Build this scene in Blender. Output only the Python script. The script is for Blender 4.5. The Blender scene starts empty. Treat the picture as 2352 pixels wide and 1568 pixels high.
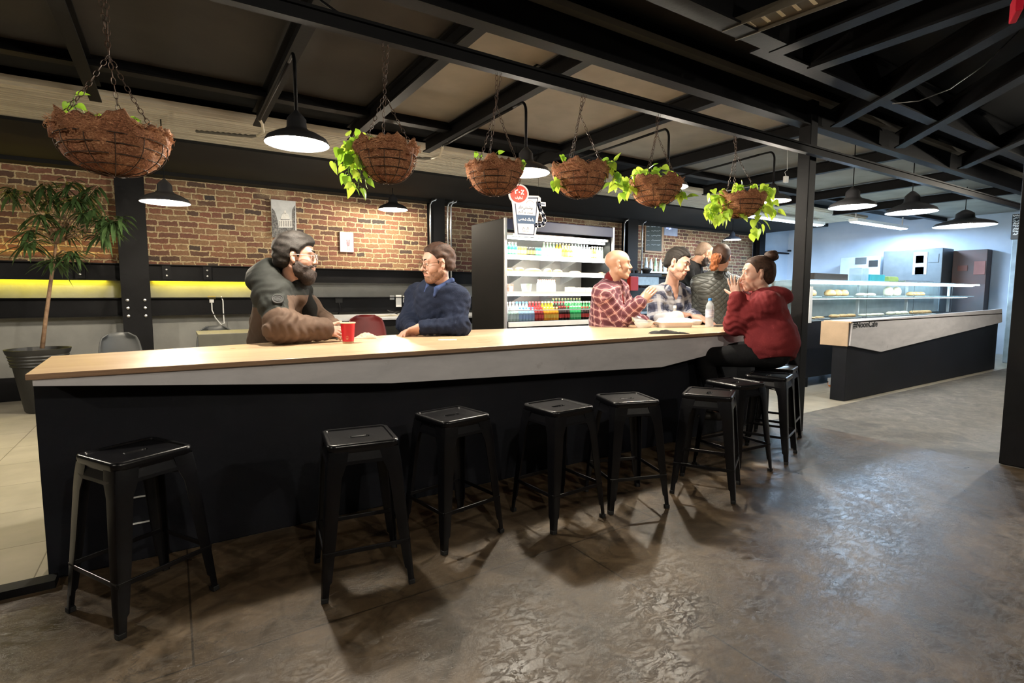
import bpy, bmesh, math, random
import numpy as np
from mathutils import Vector, Matrix
random.seed(7); RNG=np.random.RandomState(5)
SC=bpy.context.scene; COL=SC.collection
# ------------------------------------------------------------------ camera
FPX=1215.; YAW=math.radians(32.6); PIT=math.radians(-5.15); EYE=Vector((0,0,1.3))
cd=bpy.data.cameras.new('camera'); cam=bpy.data.objects.new('camera',cd); COL.objects.link(cam)
cd.sensor_width=36; cd.lens=FPX/2352*36; cd.clip_start=.05; cd.clip_end=100
cam.location=EYE; cam.rotation_euler=(math.radians(90)+PIT,0,-YAW); SC.camera=cam
# ------------------------------------------------------------------ view, world
SC.view_settings.view_transform='Standard'; SC.view_settings.look='None'
SC.view_settings.exposure=0.0; SC.view_settings.gamma=1
SC.render.film_transparent=False
w=bpy.data.worlds.new('world'); SC.world=w; w.use_nodes=True
w.node_tree.nodes['Background'].inputs[0].default_value=(.5,.6,.8,1)
w.node_tree.nodes['Background'].inputs[1].default_value=.010
WARM=(1,.87,.68); NEUT=(1,.91,.76); COOL=(.50,.72,1)
LAMP_W=120.0; FRONT_W=120.0; KITCHEN_W=420.0; WALL_W=150.0
def light(name,loc,power,col=WARM,r=.06,kind='POINT',rot=None,size=None,spot=None):
    l=bpy.data.lights.new(name,kind); l.energy=power; l.color=col
    if kind in('POINT','SPOT'): l.shadow_soft_size=r
    if kind=='SPOT': l.spot_size=math.radians(spot or 120); l.spot_blend=.5
    if kind=='AREA':
        l.shape='RECTANGLE'; l.size=size[0]; l.size_y=size[1]
    o=bpy.data.objects.new(name,l); COL.objects.link(o); o.location=loc
    if rot: o.rotation_euler=rot
    return o
# kitchen tubes (fixtures built later), their daylight-white light
light('kitchen_light',(10.5,6.3,2.75),KITCHEN_W,COOL,.2,'AREA',None,(3.5,.5))
light('kitchen_light',(13.2,5.6,2.75),KITCHEN_W*.8,COOL,.2,'AREA',None,(2.5,.5))
# ------------------------------------------------------------------ helpers
_F=Vector((math.sin(YAW)*math.cos(PIT),math.cos(YAW)*math.cos(PIT),math.sin(PIT)))
_R=Vector((math.cos(YAW),-math.sin(YAW),0)); _U=_R.cross(_F)
def at(x,y,X=None,Y=None,Z=None,D=None):
    r=_F*FPX+_R*(x-1176)-_U*(y-784)
    t=D/FPX if D is not None else (X/r.x if X is not None else (Y/r.y if Y is not None else (Z-EYE.z)/r.z))
    return EYE+r*t
def hdir(a,e=0):
    a=math.radians(a); e=math.radians(e)
    h=_R*math.cos(a)+Vector((math.sin(YAW),math.cos(YAW),0))*math.sin(a)
    return (h*math.cos(e)+Vector((0,0,1))*math.sin(e)).normalized()
def tag(o,label=None,cat=None,group=None,kind=None):
    if label: o['label']=label
    if cat: o['category']=cat
    if group: o['group']=group
    if kind: o['kind']=kind
    return o
def worldm(o):
    m=o.matrix_basis.copy()
    if o.parent: m=worldm(o.parent)@o.matrix_parent_inverse@m
    return m
def adopt(o,p):
    o.parent=p; o.matrix_parent_inverse=worldm(p).inverted()
def thing(name,label,cat,loc=(0,0,0),group=None):
    o=bpy.data.objects.new(name,None); COL.objects.link(o); o.location=loc; o.empty_display_size=.05
    return tag(o,label,cat,group)
def copy_tree(o,parent=None):
    c=o.copy(); COL.objects.link(c)
    if parent: c.parent=parent
    for ch in [x for x in bpy.data.objects if x.parent==o]: copy_tree(ch,c)
    return c
def dup(o,loc,label,rz=None,scale=None,group=None):
    c=copy_tree(o); c.location=loc; c['label']=label
    if rz is not None: c.rotation_euler=(0,0,rz)
    if scale is not None: c.scale=(scale,)*3 if not isinstance(scale,tuple) else scale
    if group: c['group']=group
    return c
class MB:
    def __init__(s): s.v=[]; s.f=[]; s.m=[]; s.M=None
    def add(s,vs,fs,mi=0):
        b=len(s.v)
        if s.M is not None: vs=[s.M@Vector(v) for v in vs]
        s.v+= [tuple(v) for v in vs]; s.f+=[tuple(b+i for i in f) for f in fs]; s.m+=[mi]*len(fs); return s
    def box(s,a,b,mi=0):
        x0,y0,z0=a; x1,y1,z1=b
        return s.add([(x0,y0,z0),(x1,y0,z0),(x1,y1,z0),(x0,y1,z0),(x0,y0,z1),(x1,y0,z1),(x1,y1,z1),(x0,y1,z1)],
         [(3,2,1,0),(4,5,6,7),(0,1,5,4),(1,2,6,5),(2,3,7,6),(3,0,4,7)],mi)
    def cbox(s,c,d,mi=0,R=None):
        hx,hy,hz=[q/2 for q in d]; c=Vector(c)
        vs=[Vector((x,y,z)) for z in(-hz,hz) for x,y in((-hx,-hy),(hx,-hy),(hx,hy),(-hx,hy))]
        if R is not None: vs=[R@v for v in vs]
        return s.add([c+v for v in vs],[(3,2,1,0),(4,5,6,7),(0,1,5,4),(1,2,6,5),(2,3,7,6),(3,0,4,7)],mi)
    def bar(s,p0,p1,w,h,mi=0,up=(0,0,1)):
        p0=Vector(p0);p1=Vector(p1); d=(p1-p0); L=d.length; d.normalize(); u=Vector(up); 
        if abs(d.dot(u))>.98: u=Vector((1,0,0))
        x=d.cross(u).normalized(); u=x.cross(d)
        R=Matrix((x,d,u)).transposed()
        return s.cbox((p0+p1)/2,(w,L,h),mi,R)
    def tube(s,pts,r,n=8,mi=0,cap=True,closed=False):
        pts=[Vector(p) for p in pts]; N=len(pts); rs=r if hasattr(r,'__len__') else [r]*N
        d0=(pts[1]-pts[0]).normalized(); u=Vector((0,0,1)) if abs(d0.z)<.9 else Vector((1,0,0))
        x=d0.cross(u).normalized(); vs=[]
        for i,p in enumerate(pts):
            if closed: d=(pts[(i+1)%N]-pts[i-1]).normalized()
            else: d=(pts[min(i+1,N-1)]-pts[max(i-1,0)]).normalized()
            x=(x-d*x.dot(d)).normalized(); y=d.cross(x)
            for k in range(n):
                a=2*math.pi*k/n; vs.append(p+(x*math.cos(a)+y*math.sin(a))*rs[i])
        fs=[]
        for i in range(N if closed else N-1):
            j=(i+1)%N
            for k in range(n): fs.append((i*n+k,i*n+(k+1)%n,j*n+(k+1)%n,j*n+k))
        if cap and not closed: fs+=[tuple(range(n-1,-1,-1)),tuple((N-1)*n+k for k in range(n))]
        return s.add(vs,fs,mi)
    def lathe(s,c,prof,n=24,mi=0,R=None,jit=None):
        c=Vector(c); vs=[]; fs=[]
        for i,(r,z) in enumerate(prof):
            for k in range(n):
                a=2*math.pi*k/n; rr=max(r,1e-5)
                if jit: rr*=1+jit(a,z)
                v=Vector((rr*math.cos(a),rr*math.sin(a),z))
                if R is not None: v=R@v
                vs.append(c+v)
        for i in range(len(prof)-1):
            for k in range(n): fs.append((i*n+k,i*n+(k+1)%n,(i+1)*n+(k+1)%n,(i+1)*n+k))
        return s.add(vs,fs,mi)
    def prism(s,poly,fn0,fn1,mi=0):
        n=len(poly); vs=[fn0(p) for p in poly]+[fn1(p) for p in poly]
        fs=[tuple(range(n-1,-1,-1)),tuple(range(n,2*n))]+[(i,(i+1)%n,n+(i+1)%n,n+i) for i in range(n)]
        return s.add(vs,fs,mi)
    def loops(s,rings,mi=0,capend=False):
        n=len(rings[0]); vs=[p for r in rings for p in r]; fs=[]
        for i in range(len(rings)-1):
            for k in range(n): fs.append((i*n+k,i*n+(k+1)%n,(i+1)*n+(k+1)%n,(i+1)*n+k))
        if capend: fs.append(tuple((len(rings)-1)*n+k for k in range(n)))
        return s.add(vs,fs,mi)
    def build(s,name,mats,parent=None,smooth=False,bevel=0,fix=True,sub=0,angle=40):
        me=bpy.data.meshes.new(name); me.from_pydata(s.v,[],s.f)
        if not isinstance(mats,(list,tuple)): mats=[mats]
        for m in mats: me.materials.append(m)
        me.polygons.foreach_set('material_index',s.m)
        if fix:
            bm=bmesh.new(); bm.from_mesh(me); bmesh.ops.recalc_face_normals(bm,faces=bm.faces); bm.to_mesh(me); bm.free()
        if smooth:
            me.polygons.foreach_set('use_smooth',[True]*len(me.polygons))
            if smooth=='auto': me.set_sharp_from_angle(angle=math.radians(angle))
        me.update()
        o=bpy.data.objects.new(name,me); COL.objects.link(o)
        if bevel:
            b=o.modifiers.new('b','BEVEL'); b.width=bevel; b.segments=2; b.limit_method='ANGLE'; b.angle_limit=math.radians(50)
        if sub:
            b=o.modifiers.new('s','SUBSURF'); b.levels=sub; b.render_levels=sub
        if parent: adopt(o,parent)
        return o
# ------------------------------------------------------------------ materials
def _nt(name):
    m=bpy.data.materials.new(name); m.use_nodes=True; nt=m.node_tree; return m,nt,nt.nodes['Principled BSDF']
def N(nt,t,**kw):
    n=nt.nodes.new(t)
    for k,v in kw.items():
        if k in n.inputs: n.inputs[k].default_value=v
        else: setattr(n,k,v)
    return n
def ramp(nt,fac,stops,interp='LINEAR'):
    r=nt.nodes.new('ShaderNodeValToRGB'); r.color_ramp.interpolation=interp; e=r.color_ramp.elements
    while len(e)<len(stops): e.new(.5)
    for el,(p,c) in zip(e,stops): el.position=p; el.color=(*c,1) if len(c)==3 else c
    nt.links.new(fac,r.inputs[0]); return r.outputs[0]
def mathn(nt,op,a,b=None,c=None,clamp=False):
    n=nt.nodes.new('ShaderNodeMath'); n.operation=op; n.use_clamp=clamp
    for i,v in enumerate((a,b,c)):
        if v is None: continue
        if isinstance(v,(int,float)): n.inputs[i].default_value=v
        else: nt.links.new(v,n.inputs[i])
    return n.outputs[0]
def mixc(nt,f,a,b,mode='MIX'):
    n=nt.nodes.new('ShaderNodeMix'); n.data_type='RGBA'; n.blend_type=mode
    for s,v in ((n.inputs[0],f),(n.inputs[6],a),(n.inputs[7],b)):
        if isinstance(v,(int,float)): s.default_value=v
        elif isinstance(v,tuple): s.default_value=(*v,1) if len(v)==3 else v
        else: nt.links.new(v,s)
    return n.outputs[2]
def coords(nt,kind='Object',scale=(1,1,1)):
    t=nt.nodes.new('ShaderNodeTexCoord'); mp=nt.nodes.new('ShaderNodeMapping'); mp.inputs['Scale'].default_value=scale
    nt.links.new(t.outputs[kind],mp.inputs[0]); return mp.outputs[0]
def noise(nt,vec,scale,detail=4,rough=.55,dist=0):
    n=nt.nodes.new('ShaderNodeTexNoise'); n.inputs['Scale'].default_value=scale; n.inputs['Detail'].default_value=detail
    n.inputs['Roughness'].default_value=rough; n.inputs['Distortion'].default_value=dist; nt.links.new(vec,n.inputs['Vector']); return n
def bump(nt,b,h,strength=.3,dist=.01,prev=None):
    n=nt.nodes.new('ShaderNodeBump'); n.inputs['Strength'].default_value=strength; n.inputs['Distance'].default_value=dist
    nt.links.new(h,n.inputs['Height'])
    if prev: nt.links.new(prev,n.inputs['Normal'])
    nt.links.new(n.outputs[0],b.inputs['Normal']); return n.outputs[0]
def mat(name,c,rough=.5,metal=0,c2=None,ns=8,bs=0,bscale=60,spec=None,vec='Object',em=None,es=0,trans=0,ior=None,alpha=1,sheen=0,coat=0,stretch=(1,1,1)):
    m,nt,b=_nt(name); b.inputs['Base Color'].default_value=(*c,1); b.inputs['Roughness'].default_value=rough; b.inputs['Metallic'].default_value=metal
    v=coords(nt,vec,stretch)
    if c2 is None: c2=tuple(q*.82 for q in c)
    n=noise(nt,v,ns,5); nt.links.new(ramp(nt,n.outputs[0],[(.3,c2),(.7,c)]),b.inputs['Base Color'])
    if bs: n2=noise(nt,v,bscale,6); bump(nt,b,n2.outputs[0],bs,.01)
    if spec is not None: b.inputs['Specular IOR Level'].default_value=spec
    if em: b.inputs['Emission Color'].default_value=(*em,1); b.inputs['Emission Strength'].default_value=es
    if trans: b.inputs['Transmission Weight'].default_value=trans
    if ior: b.inputs['IOR'].default_value=ior
    if sheen: b.inputs['Sheen Weight'].default_value=sheen
    if coat: b.inputs['Coat Weight'].default_value=coat
    if alpha<1: b.inputs['Alpha'].default_value=alpha
    return m
M={}
M['black']=mat('black_paint',(.006,.006,.007),.58,c2=(.003,.003,.0035),ns=3,bs=.08,bscale=40,spec=.14)
M['blackmatt']=mat('black_matt_panel',(.008,.009,.014),.62,c2=(.004,.005,.008),ns=2,bs=.1,bscale=30,spec=.25)
M['ceilblack']=mat('ceiling_black',(.012,.012,.012),.85,c2=(.007,.007,.007),ns=2,spec=.2)
M['stool']=mat('stool_enamel',(.004,.004,.0055),.28,c2=(.003,.003,.004),ns=6,bs=.03,bscale=90,spec=.38)
M['rubber']=mat('black_rubber',(.01,.01,.01),.7)
M['galv']=mat('galvanised',(.42,.42,.40),.38,.9,c2=(.3,.3,.29),ns=14)
M['steel']=mat('brushed_steel',(.55,.55,.54),.3,.95,c2=(.42,.42,.42),ns=20)
M['rust']=mat('rusty_steel',(.12,.07,.045),.6,.6,c2=(.04,.03,.025),ns=30)
M['white']=mat('white_plastic',(.8,.8,.78),.4,c2=(.72,.72,.70))
M['paper']=mat('white_paper',(.85,.85,.83),.8,c2=(.78,.78,.76))
M['glass']=mat('clear_glass',(.93,.98,.97),.02,trans=1,ior=1.08,c2=(.90,.97,.96))
def bulb_m(n,c,s): return mat(n,c,.5,em=c,es=s,c2=c)
M['bulb']=bulb_m('lamp_bulb_glow',(1,.93,.8),60)
M['shadein']=mat('white_enamel_inside',(.88,.87,.83),.3,c2=(.84,.83,.8))
M['shade']=mat('dark_enamel_shade',(.03,.03,.033),.35,c2=(.02,.02,.022))
def wood_top():
    m,nt,b=_nt('birch_ply_worktop'); v=coords(nt,'Object',(.35,6,6)); n=noise(nt,v,3,7,.6,.6); n2=noise(nt,coords(nt),1.3,3)
    c=ramp(nt,n.outputs[0],[(.3,(.52,.34,.20)),(.5,(.61,.43,.27)),(.72,(.67,.50,.34))])
    c=mixc(nt,mathn(nt,'MULTIPLY',n2.outputs[0],.25),c,(.55,.34,.18))
    nt.links.new(c,b.inputs['Base Color']); b.inputs['Roughness'].default_value=.3
    nt.links.new(ramp(nt,n2.outputs[0],[(.3,(.22,)*3),(.7,(.42,)*3)]),b.inputs['Roughness'])
    bump(nt,b,n.outputs[0],.05,.004); return m
M['worktop']=wood_top()
M['plyedge']=mat('plywood_edge',(.42,.26,.15),.6,c2=(.25,.14,.08),ns=12,stretch=(.5,1,30))
def panel_grey():
    m,nt,b=_nt('greywashed_panel'); v=coords(nt,'Object',(.6,2,2)); n=noise(nt,v,4,8,.65,.3); s=noise(nt,coords(nt),9,6,.7)
    c=ramp(nt,n.outputs[0],[(.3,(.56,.55,.57)),(.7,(.74,.72,.74))])
    f=ramp(nt,s.outputs[0],[(.62,(0,)*3),(.74,(1,)*3)]); c=mixc(nt,mathn(nt,'MULTIPLY',f,.4),c,(.24,.21,.2))
    nt.links.new(c,b.inputs['Base Color']); b.inputs['Roughness'].default_value=.62; bump(nt,b,s.outputs[0],.08,.004); return m
M['fascia']=panel_grey()
def brick_m():
    m,nt,b=_nt('old_brick'); t=coords(nt,'Object'); 
    sp=nt.nodes.new('ShaderNodeSeparateXYZ'); nt.links.new(t,sp.inputs[0])
    cb=nt.nodes.new('ShaderNodeCombineXYZ'); nt.links.new(sp.outputs[0],cb.inputs[0]); nt.links.new(sp.outputs[2],cb.inputs[1])
    wob=noise(nt,cb.outputs[0],3.2,4,.6); wob2=noise(nt,cb.outputs[0],22,3,.6)
    def off(nz,a):
        s=nt.nodes.new('ShaderNodeVectorMath'); s.operation='SUBTRACT'; nt.links.new(nz.outputs['Color'],s.inputs[0]); s.inputs[1].default_value=(.5,.5,.5)
        q=nt.nodes.new('ShaderNodeVectorMath'); q.operation='SCALE'; nt.links.new(s.outputs[0],q.inputs[0]); q.inputs['Scale'].default_value=a; return q.outputs[0]
    a=nt.nodes.new('ShaderNodeVectorMath'); a.operation='ADD'; nt.links.new(cb.outputs[0],a.inputs[0]); nt.links.new(off(wob,.05),a.inputs[1])
    a2=nt.nodes.new('ShaderNodeVectorMath'); a2.operation='ADD'; nt.links.new(a.outputs[0],a2.inputs[0]); nt.links.new(off(wob2,.042),a2.inputs[1])
    br=N(nt,'ShaderNodeTexBrick',offset=.5,squash=.62,squash_frequency=3); br.inputs['Scale'].default_value=1
    br.inputs['Brick Width'].default_value=.235; br.inputs['Row Height'].default_value=.079; br.inputs['Mortar Size'].default_value=.0125; br.inputs['Mortar Smooth'].default_value=.7
    br.inputs['Bias'].default_value=0; br.inputs['Color1'].default_value=(0,0,0,1); br.inputs['Color2'].default_value=(1,1,1,1); br.inputs['Mortar'].default_value=(.5,.5,.5,1)
    nt.links.new(a2.outputs[0],br.inputs['Vector'])
    c=ramp(nt,br.outputs['Color'],[(0,(.035,.03,.03)),(.08,(.08,.045,.032)),(.3,(.135,.058,.04)),(.5,(.19,.085,.052)),(.68,(.17,.098,.056)),(.88,(.22,.13,.072)),(1,(.15,.055,.04))])
    g=noise(nt,cb.outputs[0],40,6,.7); c=mixc(nt,.45,c,ramp(nt,g.outputs[0],[(.3,(.12,.11,.10)),(.7,(.85,.82,.75))]),'OVERLAY')
    mo=ramp(nt,g.outputs[0],[(.3,(.30,.23,.13)),(.7,(.52,.43,.27))])
    big=noise(nt,cb.outputs[0],1.1,4,.6); pl=ramp(nt,big.outputs[0],[(.58,(0,)*3),(.68,(1,)*3)])
    fac=mathn(nt,'MAXIMUM',br.outputs['Fac'],mathn(nt,'MULTIPLY',pl,.5))
    c=mixc(nt,fac,c,mo); nt.links.new(c,b.inputs['Base Color']); b.inputs['Roughness'].default_value=.85
    h=mathn(nt,'ADD',mathn(nt,'MULTIPLY',mathn(nt,'SUBTRACT',1,br.outputs['Fac']),1.0),mathn(nt,'MULTIPLY',g.outputs[0],.5)); bump(nt,b,h,.7,.012); return m
M['brick']=brick_m()
def floor_m(name,cs,rough,scale=1,crack=True,bs=.25):
    m,nt,b=_nt(name); v=coords(nt,'Object'); n=noise(nt,v,.9*scale,6,.62,.6); n2=noise(nt,v,5*scale,8,.7,1.2); n3=noise(nt,v,34,6,.7)
    c=ramp(nt,n.outputs[0],[(.28,cs[0]),(.5,cs[1]),(.72,cs[2])]); c=mixc(nt,.75,c,ramp(nt,n2.outputs[0],[(.32,(.14,)*3),(.68,(.82,)*3)]),'OVERLAY')
    c=mixc(nt,.3,c,ramp(nt,n3.outputs[0],[(.3,(.25,)*3),(.7,(.75,)*3)]),'OVERLAY')
    if crack:
        vo=N(nt,'ShaderNodeTexVoronoi',feature='DISTANCE_TO_EDGE'); vo.inputs['Scale'].default_value=.75
        wv=nt.nodes.new('ShaderNodeVectorMath'); wv.operation='ADD'; q=nt.nodes.new('ShaderNodeVectorMath'); q.operation='SCALE'; q.inputs['Scale'].default_value=.45
        nt.links.new(n2.outputs['Color'],q.inputs[0]); nt.links.new(v,wv.inputs[0]); nt.links.new(q.outputs[0],wv.inputs[1]); nt.links.new(wv.outputs[0],vo.inputs['Vector'])
        cr=ramp(nt,vo.outputs['Distance'],[(0,(1,)*3),(.006,(0,)*3)]); c=mixc(nt,mathn(nt,'MULTIPLY',cr,.7),c,(.012,.01,.008))
    if crack:
        bj=N(nt,'ShaderNodeTexBrick',offset=.27); bj.inputs['Scale'].default_value=1; bj.inputs['Brick Width'].default_value=2.3; bj.inputs['Row Height'].default_value=2.07; bj.inputs['Mortar Size'].default_value=.004
        nt.links.new(v,bj.inputs['Vector']); c=mixc(nt,mathn(nt,'MULTIPLY',bj.outputs['Fac'],.75),c,(.012,.009,.006))
    nt.links.new(c,b.inputs['Base Color'])
    nt.links.new(ramp(nt,n2.outputs[0],[(.3,(rough[0],)*3),(.7,(rough[1],)*3)]),b.inputs['Roughness'])
    # trowel ridges: a stretched ridged noise gives the fine relief that catches the light
    rv=coords(nt,'Object',(1,2.0,1)); rn=noise(nt,rv,10,9,.74,.8); ridge=mathn(nt,'ABSOLUTE',mathn(nt,'SUBTRACT',rn.outputs[0],.5))
    rg=ramp(nt,ridge,[(0,(1,)*3),(.03,(0,)*3)])
    h=mathn(nt,'ADD',mathn(nt,'MULTIPLY',rg,.38),mathn(nt,'ADD',mathn(nt,'MULTIPLY',n2.outputs[0],.45),mathn(nt,'MULTIPLY',n3.outputs[0],.45)))
    bump(nt,b,h,bs,.012); return m
M['floor']=floor_m('trowelled_brown_concrete',[(.026,.017,.008),(.082,.055,.030),(.16,.125,.085)],(.27,.5),bs=.2)
M['floorgrey']=floor_m('rough_grey_concrete',[(.11,.10,.085),(.15,.14,.12),(.19,.175,.155)],(.55,.8),crack=False,bs=.15)
def tile_m():
    m,nt,b=_nt('large_floor_tile'); v=coords(nt,'Object'); br=N(nt,'ShaderNodeTexBrick',offset=.0); br.inputs['Scale'].default_value=1
    br.inputs['Brick Width'].default_value=.6; br.inputs['Row Height'].default_value=.6; br.inputs['Mortar Size'].default_value=.003
    br.inputs['Color1'].default_value=(.36,.33,.26,1); br.inputs['Color2'].default_value=(.42,.38,.30,1); br.inputs['Mortar'].default_value=(.16,.14,.1,1)
    nt.links.new(v,br.inputs['Vector']); n=noise(nt,v,4,6); c=mixc(nt,.3,br.outputs['Color'],ramp(nt,n.outputs[0],[(.3,(.3,)*3),(.7,(.7,)*3)]),'OVERLAY')
    nt.links.new(c,b.inputs['Base Color']); b.inputs['Roughness'].default_value=.4; return m
M['tile']=tile_m()
M['plaster']=mat('grey_cement_wall',(.30,.30,.28),.75,c2=(.21,.21,.20),ns=2.2,bs=.2,bscale=18)
M['deckshaded']=mat('shaded_ceiling_board',(.035,.033,.03),.85,c2=(.02,.019,.018),ns=1.8,bs=.1,bscale=25)  # deck boards darkened to stand for the weaker lamp light at the left
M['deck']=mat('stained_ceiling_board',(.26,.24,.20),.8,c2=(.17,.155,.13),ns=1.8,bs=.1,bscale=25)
M['ribbed']=mat('pale_ribbed_soffit',(.62,.57,.45),.6,c2=(.36,.32,.25),ns=3,stretch=(.25,6,1),bs=.1,bscale=30)
M['whitewall']=mat('pale_blue_painted_wall',(.50,.58,.68),.6,c2=(.40,.48,.58),ns=1.5)
M['skin']=mat('skin',(.56,.33,.25),.5,c2=(.47,.26,.19),ns=14,bs=.05,bscale=120)
M['skin2']=mat('skin_tan',(.46,.27,.18),.45,c2=(.42,.22,.14),ns=14,bs=.05,bscale=120)
M['leather']=mat('black_leatherette',(.02,.02,.022),.45,bs=.2,bscale=140)
# ================================================================== the room
XL,XR,YF,YB,ZC=-4.5,15.0,-4.0,8.7,3.7
def struct(name,mb,m,**k): return tag(mb.build(name,m,**k),kind='structure')
struct('floor',MB().box((XL,YF,-.1),(5.27,3.08,0)),M['floor'])
struct('floor_passage',MB().box((5.27,YF,-.1),(XR,3.08,-.004)),M['floorgrey'])
struct('floor_tiles',MB().box((XL,3.08,-.1),(XR,YB,-.002)),M['tile'])
struct('wall_back',MB().box((XL,YB,1.69),(13.3,YB+.2,3.75)),M['brick'])
struct('wall_back_lower',MB().box((XL,YB-.02,-.1),(13.3,YB+.2,1.69)),M['plaster'])
struct('wall_left',MB().box((XL-.2,YF,-.1),(XL,YB+.2,3.9)),M['ceilblack'])
struct('wall_front',MB().box((XL,YF-.2,-.1),(XR,YF,3.9)),M['ceilblack'])
struct('wall_right',MB().box((XR,YF,-.1),(XR+.2,YB+.2,3.9)),M['whitewall'])
struct('wall_kitchen',MB().box((13.3,YB,-.1),(XR,YB+.2,3.9)),M['whitewall'])
struct('ceiling',MB().box((XL,YF,ZC+.05),(XR,YB+.2,ZC+.2)),M['ceilblack'])
# pale ceiling boards between the beams (lower deck over the bar)
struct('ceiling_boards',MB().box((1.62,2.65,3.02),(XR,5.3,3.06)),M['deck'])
struct('ceiling_boards_shaded',MB().box((XL,2.65,3.02),(1.62,5.3,3.06)),M['deckshaded'])  # shade over the left end is put into the board colour
struct('ceiling_front',MB().box((XL,YF,3.14),(XR,2.67,3.18)),M['ceilblack'])
# ribbed soffit along the wall
mb=MB(); y=5.75
mb.box((XL,5.72,2.955),(12.9,6.75,3.0))
for i in range(17): mb.box((XL,y,2.93),(12.9,y+.035,2.955)); y+=.06
struct('trim_soffit',mb,M['ribbed'])
struct('trim_wall_head',MB().box((XL,6.75,2.9),(13.3,8.69,3.75)).box((XL,8.45,2.85),(13.3,8.69,3.75)),M['ceilblack'])
struct('ceiling_gap',MB().box((XL,5.3,3.06),(XR,5.72,3.4)),M['ceilblack'])
struct('trim_threshold',MB().box((XL,2.98,0),(-.5,3.06,.035)),M['black'])
# floor seam at the passage is a real shallow groove edge; plinth along wall
struct('baseboard_back',MB().box((XL,8.6,0),(13.3,8.68,.28)),M['black'])
# ------------------------------------------------------------------ steel
def ibeam(name,p0,p1,w,h,label,cat='beam',t=.014,m=None,group=None):
    """I-section: p0,p1 = centre line of the bottom flange's underside"""
    p0=Vector(p0);p1=Vector(p1); d=(p1-p0).normalized(); up=Vector((0,0,1)) if abs(d.z)<.9 else Vector((0,1,0))
    s=d.cross(up).normalized(); mb=MB()
    mb.bar(p0+up*t/2,p1+up*t/2,w,t,up=up); mb.bar(p0+up*(h-t/2),p1+up*(h-t/2),w,t,up=up); mb.bar(p0+up*h/2,p1+up*h/2,t,h-2*t,up=up)
    o=mb.build(name,m or M['black']); return tag(o,label,cat,group)
ibeam('steel_beam',(XL,2.72,2.80),(XR,2.72,2.80),.10,.34,'deep black steel ceiling beam running above the hanging baskets on the camera side')
ibeam('steel_beam',(XL,2.575,2.50),(XR,2.575,2.50),.05,.075,'slim black steel beam that the coir baskets hang from')
ibeam('steel_beam',(XL,5.0,2.93),(XR,5.0,2.93),.10,.12,'thin grey-edged steel beam beside the pale ribbed soffit')
for i,(x,lab) in enumerate([(-.45,'dark cross beam above the bearded man and the left end of the bar'),(.75,'dark cross beam above the nearest big pendant lamp'),(1.62,'dark cross beam crossing between the second basket and the sign'),(2.45,'dark cross beam carrying a lamp conduit left of the cup sign'),(3.85,'pale lit cross beam above the fourth basket'),(5.35,'dark cross beam in front of the sixth basket, nearer the round column'),(7.2,'dark cross beam beyond the round column'),(9.2,'dark cross beam above the glass display case'),(11.2,'dark cross beam over the far end of the display case')]):
    ibeam('cross_beam',(x,2.78,2.86),(x,5.6,2.86),.08,.14,lab,'beam')
# framing over the passage, front right
for (a,b,w,h,lab) in [((3.27,2.05,2.80),(3.27,-3.5,2.80),.10,.3,'black girder with a lit lower flange over the passage, left of the slim column'),
  ((3.71,2.05,2.80),(3.71,-3.5,2.80),.10,.3,'black girder over the passage running to the top right corner'),
  ((5.2,2.62,2.82),(3.9,.78,2.82),.10,.16,'diagonal black roof brace at the upper right, nearer the picture top'),
  ((6.5,2.62,2.82),(4.5,.7,2.82),.10,.16,'diagonal black roof brace at the right edge of the ceiling'),
  ((8.2,2.62,2.82),(5.8,.6,2.82),.10,.16,'farthest diagonal black roof brace at the right edge')]:
    ibeam('roof_girder',a,b,w,h,lab,'beam')
ibeam('roof_girder',(XL,1.98,2.80),(3.2,1.98,2.80),.12,.32,'wide black girder crossing the top of the picture')
ibeam('roof_girder',(3.2,2.12,2.84),(XR,2.12,2.84),.10,.28,'black girder behind the head of the slim column')
# posts at the wall: flange faces the room
def post(x,y,w,z0,z1,lab,bolts=()):
    r=thing('steel_post',lab,'post',(x,y,z0)); mb=MB()
    mb.box((x-w/2,y-.10,z0),(x+w/2,y-.085,z1)); mb.box((x-w/2,y+.085,z0),(x+w/2,y+.1,z1)); mb.box((x-.008,y-.085,z0),(x+.008,y+.085,z1)); mb.build('post_body',M['black'],r)
    for (bx,bz) in bolts:
        b=MB(); b.lathe((x+bx,y-.1,bz),[(0,-.028),(.017,-.024),(.02,0)],10,R=Matrix.Rotation(math.radians(-90),3,'X')); b.build('bolt',M['steel'],r)
    return r
post(-.39,8.35,.30,0,2.9,'black steel wall post with six bolts, behind the left hanging basket',[(sx,z) for sx in(-.09,.09) for z in(1.02,1.12,1.22)])
post(3.86,8.45,.24,0,2.9,'black steel wall post left of the drinks fridge, white conduits on it')
post(8.45,8.45,.30,0,2.9,'black steel wall post right of the drinks fridge')
post(13.2,8.45,.24,0,2.9,'black steel post where the brick wall meets the blue kitchen window')
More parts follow.
